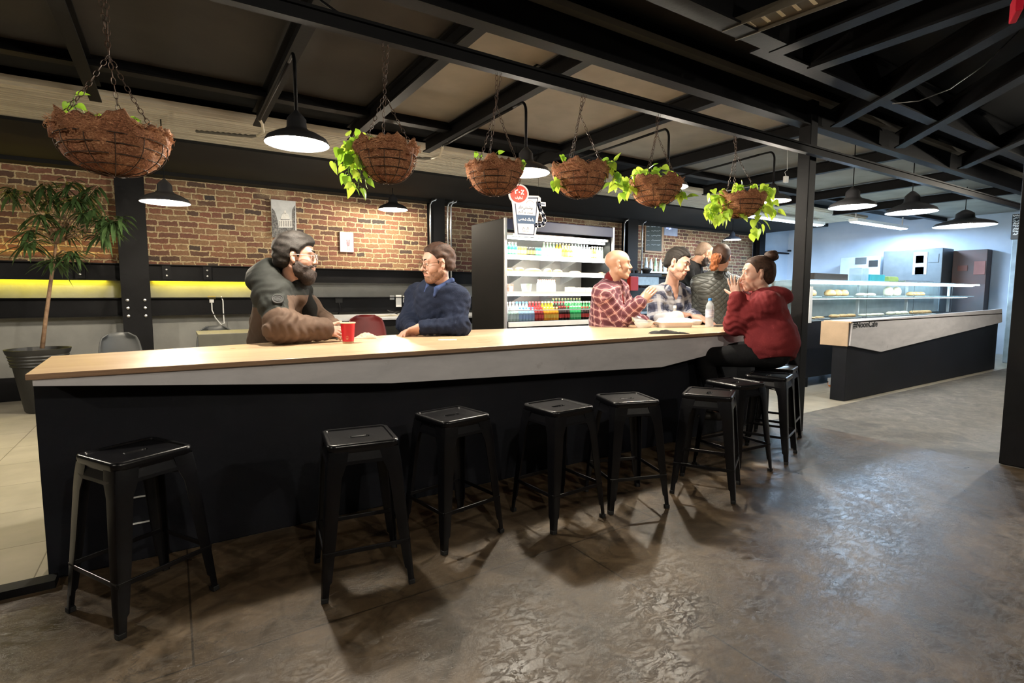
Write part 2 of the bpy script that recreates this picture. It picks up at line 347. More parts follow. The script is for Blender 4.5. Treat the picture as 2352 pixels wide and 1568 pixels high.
# wall rails
def rail(z0,z1,lab,y=8.52):
    r=thing('wall_rail',lab,'rail',(4,y,z0)); mb=MB()
    mb.box((XL,y,z0),(13.1,(8.67 if z0<1.2 else y+.02),z1)); mb.box((XL,y-.07,z1-.014),(13.1,y,z1)); mb.box((XL,y-.07,z0),(13.1,y,z0+.014)); mb.build('channel',M['black'],r)
    return r
ru=rail(1.47,1.69,'upper black steel channel rail under the brickwork')
for x in(-.95,-.05,.42):
    mb=MB(); mb.box((x-.05,8.44,1.49),(x+.05,8.5,1.67)); mb.build('splice_plate',M['black'],ru)
    for z in(1.54,1.62):
        b=MB(); b.lathe((x,8.44,z),[(0,-.014),(.011,-.012),(.013,0)],8,R=Matrix.Rotation(math.radians(-90),3,'X')); b.build('bolt',M['galv'],ru)
rl=rail(1.01,1.25,'lower black steel channel rail behind the tables')
# yellow light strips below the upper rail
for x0,x1,c,s,lab in [(XL,-.72,(1,.83,.02),16,'yellow LED strip glowing on the cement wall behind the potted tree'),(-.22,1.05,(1,.72,.02),22,'yellow LED strip glowing on the wall right of the bolted post')]:
    o=MB().box((x0,8.655,1.475),(x1,8.68,1.487)).build('light_strip',bulb_m('yellow_led',c,s)); tag(o,lab,'light')
    light('strip_light',((x0+x1)/2,8.61,1.47),(x1-x0)*3.2,(1,.8,.04),.05,'AREA',(math.radians(8),0,0),((x1-x0),.03))
for x0,x1,s,lab in [(XL,-.6,1.5,'warm LED strip along the top of the upper rail at the left'),(-.2,3.7,1.2,'warm LED strip along the top of the upper rail behind the two men')]:
    o=MB().box((x0,8.66,1.691),(x1,8.675,1.697)).build('light_strip',bulb_m('warm_led',(1,.74,.28),s)); tag(o,lab,'light')
light('strip_light',(-2.3,8.6,1.72),9,(1,.62,.10),.05,'AREA',(math.radians(200),0,0),(3.2,.05))
light('strip_light',(1.7,8.55,1.72),4,(1,.8,.45),.05,'AREA',(math.radians(200),0,0),(4,.05))
# ------------------------------------------------------------------ columns
def column(x,y,w,z1,lab,d=None):
    d=d or w; return tag(MB().box((x-w/2,y-d/2,0),(x+w/2,y+d/2,z1)).build('steel_column',M['black'],bevel=.006),lab,'column')
column(4.93,2.72,.112,3.12,'slim black steel column at the right end of the bar, behind the woman in red')
column(12.25,2.9,.26,3.0,'black column at the far right end of the bakery counter')
column(5.55,.98,.5,3.1,'massive near-black pillar at the right edge of the picture',.7)
# ================================================================== the bar
bar=thing('bar_counter','long straight bar with pale birch top, greywashed band and black front','bar counter',(2.5,3.3,0))
back=[at(x,y,Z=.97) for x,y in [(117.5,817.5),(547,791),(1090,757),(1345,748),(1600,742),(1790,739)]]
FL=at(62,857,Z=.97); yf=2.86
BE=5.12; back=[p for p in back if p.x<BE-.05]; poly=[(FL.x,yf+.03),(1.2,yf),(BE,yf),(BE,4.02)]+[(p.x,p.y) for p in back[::-1]]
mb=MB(); mb.prism(poly,lambda p:(p[0],p[1],.945),lambda p:(p[0],p[1],.97)); 
mb.m=[1 if i>=2 else 0 for i in range(len(mb.f))]
bt=mb.build('worktop',[M['worktop'],M['plyedge']],bar,bevel=.003)
FY=2.90; zb=[(at(x,y,Y=FY).x,at(x,y,Y=FY).z) for x,y in [(75,887),(900,880),(1520,843),(1640,812)]]+[(BE-.03,.83)]
fp=zb+[(BE-.03,.945),(zb[0][0],.945)]
seam=1.06
mb=MB(); mb.prism(fp,lambda p:(p[0],FY,p[1]),lambda p:(p[0],FY+.02,p[1])); mb.build('fascia_band',M['fascia'],bar,bevel=.002)
mb=MB(); zt=.93
mb.box((zb[0][0],FY+.02,zb[0][1]),(zb[0][0]+.02,3.8,.945)); mb.build('fascia_end',M['fascia'],bar)
mb=MB().box((at(85,1000,Y=3.08).x,3.08,0),(BE-.03,3.35,.94)); mb.build('black_front',M['blackmatt'],bar,bevel=.004)
# square hatch low in the black front
hx=at(318,1170,Y=3.08); s=.062
mb=MB(); z0,z1=hx.z-s,hx.z+s
mb.box((hx.x-s-.006,3.072,z0-.006),(hx.x+s+.006,3.0795,z0)).box((hx.x-s-.006,3.072,z1),(hx.x+s+.006,3.0795,z1+.006)).box((hx.x+s,3.072,z0),(hx.x+s+.006,3.0795,z1)).box((hx.x-s-.006,3.072,z0),(hx.x-s+.03,3.0795,z1))
mb.build('hatch_frame',M['paper'],bar)
# ================================================================== stools
def rr(hw,r,n=10,cx=0,cy=0,hy=None):
    hy=hy or hw; pts=[]
    for qx,qy,a0 in((1,1,0),(-1,1,90),(-1,-1,180),(1,-1,270)):
        for i in range(n):
            a=math.radians(a0+90*i/(n-1)); pts.append((cx+qx*(hw-r)+r*math.cos(a),cy+qy*(hy-r)+r*math.sin(a)))
    return pts
def make_stool():
    r=thing('bar_stool','x','stool'); Z=.66
    ring=lambda hw,rad,z,hy=None:[(x,y,z) for x,y in rr(hw,rad,10,hy=hy)]
    mb=MB(); mb.loops([ring(.146,.03,Z-.045),ring(.152,.034,Z-.03),ring(.154,.036,Z-.012),ring(.151,.034,Z-.003),ring(.144,.03,Z),ring(.134,.024,Z-.001),ring(.130,.02,Z-.007),ring(.046,.014,Z-.010,.0165),ring(.042,.012,Z-.016,.0135),ring(.042,.012,Z-.05,.0135)])
    mb.build('seat',M['stool'],r,smooth='auto',angle=50)
    mb=MB()
    for k in range(4):
        R=Matrix.Rotation(k*math.pi/2,4,'Z')
        q=[(-.118,-.147,Z-.04),(.118,-.147,Z-.04),(.118,-.156,Z-.075),(.085,-.158,Z-.09),(.0,-.158,Z-.088),(-.085,-.158,Z-.09),(-.118,-.156,Z-.075)]
        qi=[(x,y+.004,z) for x,y,z in q]; n=len(q)
        mb.add([R@Vector(p) for p in q+qi],[tuple(range(n)),tuple(range(2*n-1,n-1,-1))]+[(i,(i+1)%n,n+(i+1)%n,n+i) for i in range(n)])
    mb.build('apron',M['stool'],r)
    for sx,sy in((-1,-1),(1,-1),(1,1),(-1,1)):
        def sec(c,z,wd,t=.005,rd=.012):
            # outer corner rounded L section
            o=[(0,-wd),(0,-rd),(-rd*.3,-rd*.3),(-rd,0),(-wd,0)]; i=[(-wd,-t),(-rd-t,-t),(-rd*.4-t,-rd*.4-t),(-t,-rd-t),(-t,-wd)]
            return [(sx*(c+x),sy*(c+y),z) for x,y in o+i]
        rings=[sec(.150,Z-.03,.085),sec(.158,Z-.09,.080),sec(.1625,Z-.14,.064),sec(.181,.27,.052),sec(.1945,.085,.040),sec(.1955,.075,.032),sec(.2,.0,.028)]
        if sx*sy<0: rings=[list(reversed(q)) for q in rings]
        mb=MB(); mb.loops(rings,capend=True); lg=mb.build('leg',M['stool'],r,smooth='auto',angle=35)
        c=.1985; mb=MB(); mb.box((min(sx*(c-.026),sx*(c+.002)),min(sy*(c-.026),sy*(c+.002)),0),(max(sx*(c-.026),sx*(c+.002)),max(sy*(c-.026),sy*(c+.002)),.022)); mb.build('foot_cap',M['rubber'],lg,bevel=.003)
    zf=.20; c=.182
    for a,b in(((-c,-c),(c,-c)),((c,-c),(c,c)),((c,c),(-c,c)),((-c,c),(-c,-c))):
        mb=MB(); mb.bar((a[0],a[1],zf),(b[0],b[1],zf),.008,.02); mb.build('footrest',M['stool'],r,bevel=.002)
    mb=MB(); q=.155; mb.bar((-q,-q,.545),(q,q,.545),.012,.004).bar((-q,q,.551),(q,-q,.551),.012,.004); mb.build('cross_brace',M['stool'],r)
    return r
st0=make_stool()
STOOLS=[(-.16,2.65,30,'black metal bar stool at the far left, beside the small white-edged hatch'),
(.69,2.38,-8,'second black metal bar stool from the left, seat slot facing the camera'),
(1.24,2.54,9,'third black metal bar stool from the left, standing below the man in navy'),
(1.86,2.41,3,'fourth black metal bar stool from the left, below the fridge'),
(2.36,2.36,-18,'fifth black metal bar stool from the left, its seat catching the light'),
(2.95,2.2,30,'sixth black metal bar stool, nearest the camera right of the middle'),
(3.47,2.37,-3,'seventh black metal bar stool, empty, just left of the sitting woman'),
(4.0,2.43,20,'black metal bar stool that the woman in the red hoodie sits on'),
(4.49,2.66,21,'last black metal bar stool on the right, behind the sitting woman')]
for i,(x,y,a,l) in enumerate(STOOLS):
    if i==0: s=st0; s.location=(x,y,0); s.rotation_euler=(0,0,math.radians(a)); s['label']=l
    else: s=dup(st0,(x,y,0),l,math.radians(a))
    s['group']='black metal stools along the bar'
# ================================================================== pendant lamps
def make_lamp(drop=.5,arm=True,diam=.375):
    """origin at rim centre"""
    r=thing('pendant_lamp','x','lamp'); R=diam/2; s=R/.1875
    prof=[(R,0),(R,.008*s),(.172*s,.035*s),(.125*s,.062*s),(.075*s,.082*s),(.058*s,.1*s),(.055*s,.15*s),(.04*s,.17*s),(.02*s,.19*s),(.012,.2*s)]
    inn=[(.012,.14*s),(.05*s,.135*s),(.06*s,.085*s),(.12*s,.055*s),(.168*s,.030*s),(R-.003,.002)]
    mb=MB(); mb.lathe((0,0,0),prof,36); mb.lathe((0,0,0),[(p[0],p[1]) for p in inn],36,mi=1); mb.lathe((0,0,0),[(R-.003,.002),(R,0)],36)
    mb.build('lamp_shade',[M['shade'],M['shadein']],r,smooth='auto',fix=False)
    mb=MB(); mb.lathe((0,0,.075*s),[(0,-.085*s),(.02*s,-.08*s),(.037*s,-.05*s),(.04*s,-.02*s),(.03*s,.015*s),(.016*s,.045*s),(.015*s,.06*s)],20); mb.build('bulb',M['bulb'],r,smooth=True)
    mb=MB()
    if arm:
        pts=[(0,0,.19*s),(0,0,drop-.09)]+[(-.06*(1-math.cos(a)) ,0.06*(1-math.cos(a))*0,drop-.09+.09*math.sin(a)) for a in [math.radians(q) for q in range(15,91,15)]]+[(-.09,.0,drop),(-.20,0,drop)]
        mb.tube(pts,.011,8)
    else: mb.tube([(0,0,.19*s),(0,0,drop)],.006,6)
    mb.build('hanger_pipe',M['black'],r,smooth=True)
    return r
L0=make_lamp(.55)
LAMPS=[(.69,3.52,2.21,1,'big pendant lamp glowing above the bearded man, the nearest and largest'),
(2.38,3.52,2.24,1,'pendant lamp glowing behind the third basket, above the cup sign'),
(4.0,3.52,2.30,1,'pendant lamp half hidden behind the fifth basket'),
(5.72,3.52,2.33,1,'pendant lamp behind the sixth basket, left of the slim column')]
for_rot=-math.pi/2
def lamp_light(x,y,z,p,c=NEUT): light('lamp_light',(x,y,z-.03),p,c,.045)
for i,(x,y,z,s,l) in enumerate(LAMPS):
    if i==0: q=L0; q.location=(x,y,z); q['label']=l
    else: q=dup(L0,(x,y,z),l)
    q.rotation_euler=(0,0,for_rot)
    q['group']='black pendant lamps above the bar'; lamp_light(x,y,z,LAMP_W)
for (px,py,D,s,l,p) in [(1957,476,6.1,1.28,'pendant lamp right of the slim column, the left of the two over the display case',26),(2093,488,7.0,1.55,'pendant lamp over the middle of the display case',26),(2215,519,8.6,2.2,'wide pendant lamp at the right over the display case end',30)]:
    fz=1.0 if s<2 else .6; c=at(px,py,D=D); q=make_lamp((3.02-c.z)/(.9 if s<2 else .6),False,.375*s); q.location=c; q.scale=(1,1,fz*.9 if s<2 else fz); q['label']=l; q['group']='black pendant lamps over the display case'; lamp_light(*q.location,p,COOL)
for i,(px,py,Y,s,l,p,sc) in enumerate([(380,466,6.1,0,'small pendant lamp hanging between the potted tree and the two wall pictures',WALL_W,.95),(903,482,7.9,0,'small pendant lamp hanging in front of the brick wall, right of the pictures',WALL_W,1.0),(1682,551,7.3,0,'small pendant lamp in front of the brick wall above the ponytailed woman',WALL_W*.7,.82)]):
    c=at(px,py,Y=Y); q=make_lamp(((2.93 if Y<6.7 else 2.9)-c.z)/sc,False,.44); q.location=c; q['label']=l; q.scale=(sc,)*3
    lamp_light(c.x,c.y,c.z,p,WARM)
# unseen pendant lamps added as fill; the left front one read from stool shadows
for x,y,z,p,l in [(-2.3,1.25,2.35,FRONT_W*.5,'pendant lamp over the front floor, outside the left edge'),(-2.2,5.4,2.35,FRONT_W*1.1,'unseen pendant lamp over the tables at the left end of the room'),(3.2,-1.3,2.5,FRONT_W,'added pendant fill lamp behind the camera'),(.5,-.7,2.55,FRONT_W*.8,'added pendant fill lamp just behind the camera'),(6.9,.2,2.6,FRONT_W*1.3,'added pendant fill lamp over the passage beyond the front pillar'),(9.2,1.6,2.6,FRONT_W*1.2,'added pendant fill lamp over the passage by the bakery counter')]:
    q=dup(L0,(x,y,z),l); lamp_light(x,y,z,p)
# ================================================================== people: smooth signed-distance bodies
def V3(v): return np.array(tuple(v),float)
_hd=hdir
def hdir(a,e=0): return V3(_hd(a,e))
def unit(v): v=V3(v); return v/np.linalg.norm(v)
class Prim:
    """cone: rounded cone a->b with radii; ell: ellipsoid with frame R (columns) and radii r"""
    def __init__(s,kind,a,b=None,r=(.1,.1),R=None,k=.02,mode=1,tagv=0):
        s.kind=kind; s.a=V3(a); s.b=V3(b) if b is not None else None; s.r=r; s.R=np.eye(3) if R is None else R; s.k=k; s.mode=mode; s.tag=tagv
    def bbox(s,pad):
        if s.kind=='cone':
            m=max(s.r)+pad; return np.minimum(s.a,s.b)-m,np.maximum(s.a,s.b)+m
        m=max(s.r)+pad; return s.a-m,s.a+m
    def sd(s,P):
        if s.kind=='cone':
            ab=s.b-s.a; t=np.clip(((P-s.a)@ab)/max(ab@ab,1e-9),0,1)
            return np.linalg.norm(P-s.a-t[...,None]*ab,axis=-1)-(s.r[0]+(s.r[1]-s.r[0])*t)
        q=(P-s.a)@s.R; r=np.array(s.r); k0=np.linalg.norm(q/r,axis=-1); k1=np.linalg.norm(q/(r*r),axis=-1)+1e-9
        return k0*(k0-1)/k1
def smin(a,b,k):
    h=np.maximum(k-np.abs(a-b),0)/k; return np.minimum(a,b)-h*h*k*.25
def surfnet(F,o,h):
    S=F<0; nx,ny,nz=F.shape
    c=np.zeros((nx-1,ny-1,nz-1),np.int8)
    for dx in(0,1):
        for dy in(0,1):
            for dz in(0,1): c+=S[dx:nx-1+dx,dy:ny-1+dy,dz:nz-1+dz]
    cell=(c>0)&(c<8); idx=-np.ones(cell.shape,np.int64); I=np.argwhere(cell); idx[cell]=np.arange(len(I))
    acc=np.zeros((len(I),3)); cnt=np.zeros(len(I))
    cor=[(0,0,0),(1,0,0),(0,1,0),(1,1,0),(0,0,1),(1,0,1),(0,1,1),(1,1,1)]
    val={q:F[I[:,0]+q[0],I[:,1]+q[1],I[:,2]+q[2]] for q in cor}
    for a in cor:
        for ax in range(3):
            if a[ax]: continue
            b=list(a); b[ax]=1; b=tuple(b); va,vb=val[a],val[b]; m=(va<0)!=(vb<0)
            t=np.where(m,va/np.where(m,va-vb,1),0); p=np.array(a,float)[None]+np.eye(3)[ax][None]*t[:,None]
            acc[m]+=p[m]; cnt[m]+=1
    vs=(I+acc/cnt[:,None])*h+o; fs=[]
    for ax in range(3):
        u,v=(ax+1)%3,(ax+2)%3
        A=[slice(None)]*3; B=[slice(None)]*3
        for d in(u,v): A[d]=slice(1,-1); B[d]=slice(1,-1)
        A[ax]=slice(0,-1); B[ax]=slice(1,None)
        s0=S[tuple(A)]; s1=S[tuple(B)]
        for flip,mm in((0,s0&~s1),(1,~s0&s1)):
            e=np.argwhere(mm)
            if not len(e): continue
            e=e.copy(); e[:,u]+=1; e[:,v]+=1
            def g(du,dv):
                q=e.copy(); q[:,u]-=du; q[:,v]-=dv; return idx[q[:,0],q[:,1],q[:,2]]
            quad=np.stack([g(1,1),g(0,1),g(0,0),g(1,0)],1)
            if flip: quad=quad[:,::-1]
            fs.append(quad)
    return vs,np.concatenate(fs)
def sdf_mesh(name,prims,h,mats,parent,disp=None,clip=None,face_mat=None,attr=False,lo=None,hi=None,trim=0):
    base=[p for p in prims if p.mode>0]
    bb=[p.bbox(.03) for p in base]; o=np.min([b[0] for b in bb],0)-2*h; e=np.max([b[1] for b in bb],0)+2*h
    if lo is not None: o=np.maximum(o,V3(lo))
    if hi is not None: e=np.minimum(e,V3(hi))
    n=np.ceil((e-o)/h).astype(int)+1; F=np.full(n,.5,np.float32)
    ax=[o[i]+h*np.arange(n[i]) for i in range(3)]
    def block(lo_,hi_):
        a=np.clip(np.floor((lo_-o)/h).astype(int),0,n-1); b=np.clip(np.ceil((hi_-o)/h).astype(int)+1,1,n)
        return tuple(slice(x,max(y,x+1)) for x,y in zip(a,b))
    def pts(sl): return np.stack(np.meshgrid(ax[0][sl[0]],ax[1][sl[1]],ax[2][sl[2]],indexing='ij'),-1)
    for p in prims:
        sl=block(*p.bbox(p.k+3*h+.012)); P=pts(sl); d=p.sd(P)
        if p.mode>0: F[sl]=smin(F[sl],d,p.k) if p.k>0 else np.minimum(F[sl],d)
        else: F[sl]=-smin(-F[sl],d,p.k)
    if disp or clip:
        near=np.abs(F)<.06; I=np.argwhere(near); P=I*h+o; f=F[near]
        if disp: f=f+disp(P)
        if clip: f=np.maximum(f,clip(P))
        F[near]=f
        if clip:
            far=(F<=-.06); I=np.argwhere(far); P=I*h+o; f=np.maximum(F[far],clip(P)); F[far]=f
    F[0],F[-1],F[:,0],F[:,-1],F[:,:,0],F[:,:,-1]=[.1]*6
    vs,fs=surfnet(F,o,h)
    me=bpy.data.meshes.new(name); me.vertices.add(len(vs)); me.vertices.foreach_set('co',vs.ravel())
    nf=len(fs); me.loops.add(nf*4); me.loops.foreach_set('vertex_index',fs.ravel()); me.polygons.add(nf)
    me.polygons.foreach_set('loop_start',np.arange(nf)*4); me.polygons.foreach_set('loop_total',np.full(nf,4)); me.update(calc_edges=True)
    me.polygons.foreach_set('use_smooth',[True]*nf)
    if not isinstance(mats,(list,tuple)): mats=[mats]
    for m in mats: me.materials.append(m)
    if face_mat is not None:
        c=vs[fs].mean(1); me.polygons.foreach_set('material_index',face_mat(c).astype(np.int32))
    if attr:
        ds=np.stack([p.sd(vs) for p in base]); am=ds.argmin(0); A=np.zeros((len(vs),3))
        for i,p in enumerate(base):
            m=am==i
            if not m.any(): continue
            if p.tag==1:
                q=vs[m]-base[0].a; R0=base[0].R; A[m]=np.stack([q@R0[:,2],q@R0[:,1]-.8*(q@R0[:,0]),np.zeros(m.sum())],1); continue
            if p.kind=='cone':
                d=p.b-p.a; L=np.linalg.norm(d); d=d/max(L,1e-6); ref=np.array([0,0,1.]) if abs(d[2])<.75 else np.array([.6,-.8,0]); x=np.cross(d,ref); x/=np.linalg.norm(x); y=np.cross(d,x)
                q=vs[m]-p.a; ang=np.arctan2(q@y,q@x); A[m]=np.stack([q@d,ang*np.mean(p.r)*.95,np.zeros(m.sum())],1)
            else:
                q=(vs[m]-p.a)@p.R; ang=np.arctan2(q[:,1],q[:,0]); A[m]=np.stack([q[:,2],ang*(p.r[0]+p.r[1])/2*.95,np.zeros(m.sum())],1)
        at_=me.attributes.new('cloth_uv','FLOAT_VECTOR','POINT'); at_.data.foreach_set('vector',A.ravel())
    ob=bpy.data.objects.new(name,me); COL.objects.link(ob)
    # relax the voxel steps
    if trim==0: trim=2
    sm=ob.modifiers.new('s','SMOOTH'); sm.factor=.5; sm.iterations=trim
    if parent: adopt(ob,parent)
    return ob
def folds(amp,f=26,seed=0,joints=()):
    r=np.random.RandomState(seed); W=r.normal(size=(8,3)); W/=np.linalg.norm(W,axis=1)[:,None]; W[:,2]*=1.5; ph=r.rand(8)*6.28; fr=f*(.6+1.5*r.rand(8))
    def g(P):
        s=0
        for i,(w_,p_,q) in enumerate(zip(W,ph,fr)):
            v=np.sin(P@w_*q+p_+1.5*np.sin(P@w_[[1,2,0]]*q*.45+p_*2)); s=s+(v if i%2 else (.45-np.abs(v))*1.6)
        s=amp*s/3.6
        for (E,d,a,rad) in joints:
            q=P-E; t=q@d; w=np.exp(-(q*q).sum(1)/(rad*rad)); s=s+a*w*np.sin(t*115+2.2*np.sin(q@d[[1,2,0]]*38)+1.7*np.sin(q@d[[2,0,1]]*30))
        return s
    return g
def frame(fwd,up=(0,0,1)):
    f=unit(fwd); l=np.cross(V3(up),f); l/=np.linalg.norm(l); u=np.cross(f,l); return np.stack([f,l,u],1)   # columns: forward,left,up
class Head:
    def __init__(s,c,fwd,k,up=(0,0,1)): s.c=V3(c); s.R=frame(fwd,up); s.k=k
    def p(s,x,y,z): return s.c+s.R@(np.array([x,y,z])*s.k)
    def cone(s,a,b,r,**kw): kw.setdefault('k',.012); kw['k']*=s.k; return Prim('cone',s.p(*a),s.p(*b),tuple(q*s.k for q in r),**kw)
    def ell(s,c,r,k=.02,rot=None,mode=1):
        R=s.R if rot is None else s.R@rot
        return Prim('ell',s.p(*c),r=tuple(q*s.k for q in r),R=R,k=k*s.k,mode=mode)
def rotm(axis,deg): return np.array(Matrix.Rotation(math.radians(deg),3,axis))
def head_prims(H,female=False,smile=0,nose=1.0,jaw=1.0):
    E=H.ell; C=H.cone; P=[E((-.018,0,.042),(.098,.077,.082),.03),E((.025,0,.03),(.066,.066,.075),.03),E((.028,0,-.04),(.058,.056*jaw,.066),.03)]
    for s in(1,-1):
        P+=[E((.052,s*.040,-.022),(.03,.026,.026),.02),C((-.01,s*.055*jaw,-.055),(.066,s*.018,-.098),(.02,.018),k=.025),E((.083,s*.03,.034),(.014,.026,.009),.014)]
    P+=[C((.066,.012,-.097),(.066,-.012,-.097),(.02,.02),k=.02),E((.082,0,-.062),(.022,.03,.022),.016)]
    P+=[C((.083,0,.022),(.105*nose+.0,0,-.018),(.009,.0115),k=.012),E((.108*nose,0,-.025),(.013,.011,.010),.008)]
    for s in(1,-1): P+=[E((.094,s*.013,-.028),(.012,.009,.008),.006)]
    for s in(1,-1): P+=[E((.096,s*.031,.012),(.017,.019,.013),.010,mode=-1)]
    for s in(1,-1): P+=[E((.079,s*.031,.013),(.0135,.0155,.0135),.002),E((.081,s*.031,.021),(.0135,.019,.0055),.004)]
    P+=[E((.098,0,-.053),(.009,.024+.004*smile,.0055),.004),E((.096,0,-.066),(.009,.020+.004*smile,.0065),.004)]
    if smile:
        for s in(1,-1): P+=[E((.066,s*.040,-.035),(.02,.016,.018),.012)]
    for s in(1,-1):
        Re=rotm('Z',s*24)@rotm('Y',-12)
        P+=[E((-.006,s*.082,.0),(.021,.007,.034),.006,rot=Re),E((-.003,s*.078,-.024),(.011,.008,.014),.006,rot=Re)]
        P+=[E((.004,s*.089,.001),(.010,.006,.019),.004,rot=Re,mode=-1)]
    return P
def eyes(H,root,iris=(.05,.03,.02)):
    mi=mat('iris',iris,.2); mw=mat('eye_white',(.75,.72,.7),.15)
    for s in(1,-1):
        mb=MB(); c=H.p(.0815,s*.031,.012); mb.lathe(c,[(1e-4,.0128*H.k)]+[(.0128*H.k*math.sin(math.radians(a)),.0128*H.k*math.cos(math.radians(a))) for a in range(15,180,15)]+[(1e-4,-.0128*H.k)],16,R=Matrix(H.R.tolist())@Matrix.Rotation(math.radians(90),3,'Y'))
        mb.m=[1 if i<32 else 0 for i in range(len(mb.f))]; mb.build('eye',[mw,mi],root,smooth=True)
def brows(H,root,m,th=.0045):
    for s in(1,-1):
        mb=MB(); mb.tube([H.p(.096,s*.010,.036),H.p(.097,s*.022,.041),H.p(.091,s*.037,.042),H.p(.079,s*.05,.034)],[th*.7*H.k,th*H.k,th*.9*H.k,th*.3*H.k],8); mb.build('eyebrow',m,root,smooth=True)
def mouthpart(H,root,m):
    pr=[H.ell((.1005,0,-.0535),(.008,.0225,.005),.003),H.ell((.099,0,-.0655),(.008,.019,.006),.003)]
    sdf_mesh('lips',pr,.0022*H.k,m,root,trim=1)
def hair_noise(seed,amp,f,H):
    r=np.random.RandomState(seed); W=r.normal(size=(9,3)); W/=np.linalg.norm(W,axis=1)[:,None]; ph=r.rand(9)*6.3
    def g(P):
        q=(P-H.c)@H.R/H.k; q=q*np.array([.35,1.3,.8]); s=0
        for i,w_ in enumerate(W): s=s+np.sin(q@w_*f*(.5+i*.2)+ph[i])
        return amp*H.k*s/4
    return g
def taper(n,clip,t,wd):
    def g(P):
        c=clip(P); return n(P)+np.clip((c+wd)/wd,0,1)**1.5*t
    return g
def hair(H,root,m,t=.014,front=.03,low=-.05,back=-.06,seed=1,amp=.004,f=110,top=0,h=.0045,fwd_t=0,sides=0):
    pr=[H.ell((-.020,0,.042),(.098+t,.077+t*.7+sides,.082+t+top),.02),H.ell((.022,0,.034+top*.7),(.066+t+fwd_t,.066+t*.5,.073+t+top*.6),.02),H.ell((-.055,0,-.02),(.056+t*.8,.060+t*.5,.07),.03)]
    def clip(P):
        q=(P-H.c)@H.R/H.k; x,y,z=q[:,0],np.abs(q[:,1]),q[:,2]
        hl=np.interp(x,[-.13,-.06,-.030,-.018,.008,.020,.036,.062,.10],[back,low-.012,low,.030,.026,-.010,.030,front+.034,front+.05])
        hl=hl-np.clip(.030-y,0,.03)*.25*(x>.05)
        return (hl-z)*H.k*.8
    n=hair_noise(seed,amp,f,H)
    return sdf_mesh('hair',pr,h*H.k,m,root,disp=taper(n,clip,t*.85*H.k,.020*H.k),clip=clip,trim=1)
def beard(H,root,m,t=.012,length=0,top=-.035,seed=3,amp=.003,moust=True):
    g=t; pr=[H.ell((.028,0,-.04),(.058+g,.056+g,.066+g),.02),H.ell((.083,0,-.066),(.021+g,.028+g,.024+g),.016),H.cone((.066,.012,-.097),(.066,-.012,-.097),(.0205+g,.0205+g),k=.02)]
    for s in(1,-1): pr+=[H.cone((-.01,s*.055,-.055),(.066,s*.018,-.098-length*.5),(.0185+g,.0205+g),k=.025),H.ell((.052,s*.040,-.024),(.028+g,.025+g,.025+g),.02)]
    if length: pr+=[H.ell((.062,0,-.105-length*.6),(.036,.042,.03+length*.75),.03)]
    def clip(P):
        q=(P-H.c)@H.R/H.k; x,y,z=q[:,0],np.abs(q[:,1]),q[:,2]
        hl=np.interp(x,[-.03,.0,.02,.05,.075,.09,.12],[-.02,.0,-.012,top-.006,top-.010,-.036,-.036])
        lim=(z-hl)*.8; bk=(-.010-x)*1.0; mouth=.0125-np.sqrt(((z+.0595))**2+(y*.42)**2); mouth=np.where(x>.08,mouth,-1)
        dn=np.where(length>0,-1,-.128-z)
        return np.maximum(np.maximum(np.maximum(lim,bk),mouth),dn)*H.k
    n=hair_noise(seed,amp,120,H)
    o=sdf_mesh('beard',pr,.0036*H.k,m,root,disp=taper(n,clip,g*.9*H.k,.010*H.k),clip=clip,trim=1)
    if moust:
        mb=MB()
        for s in(1,-1): mb.tube([H.p(.1055,s*.001,-.0405),H.p(.1045,s*.014,-.043),H.p(.094,s*.029,-.052)],[.0048*H.k,.005*H.k,.003*H.k],8)
        mb.build('moustache',m,root,smooth=True)
    return o
def glasses(H,root,m,round_=True,gl=None):
    mb=MB(); k=H.k
    for s in(1,-1):
        pts=[H.p(.111-.10*abs(math.cos(a)*.024+0)*.5,s*.033+math.cos(a)*.024,.010+math.sin(a)*(.021 if round_ else .017)) for a in [2*math.pi*i/20 for i in range(20)]]
        mb.tube(pts,.0016*k,6,closed=True); mb.tube([H.p(.106,s*.057,.014),H.p(.06,s*.077,.016),H.p(-.004,s*.086,.014),H.p(-.022,s*.085,.0)],.0015*k,6)
    mb.tube([H.p(.111,.009,.014),H.p(.1135,0,.017),H.p(.111,-.009,.014)],.0016*k,6)
    return mb.build('glasses',m,root,smooth=True)
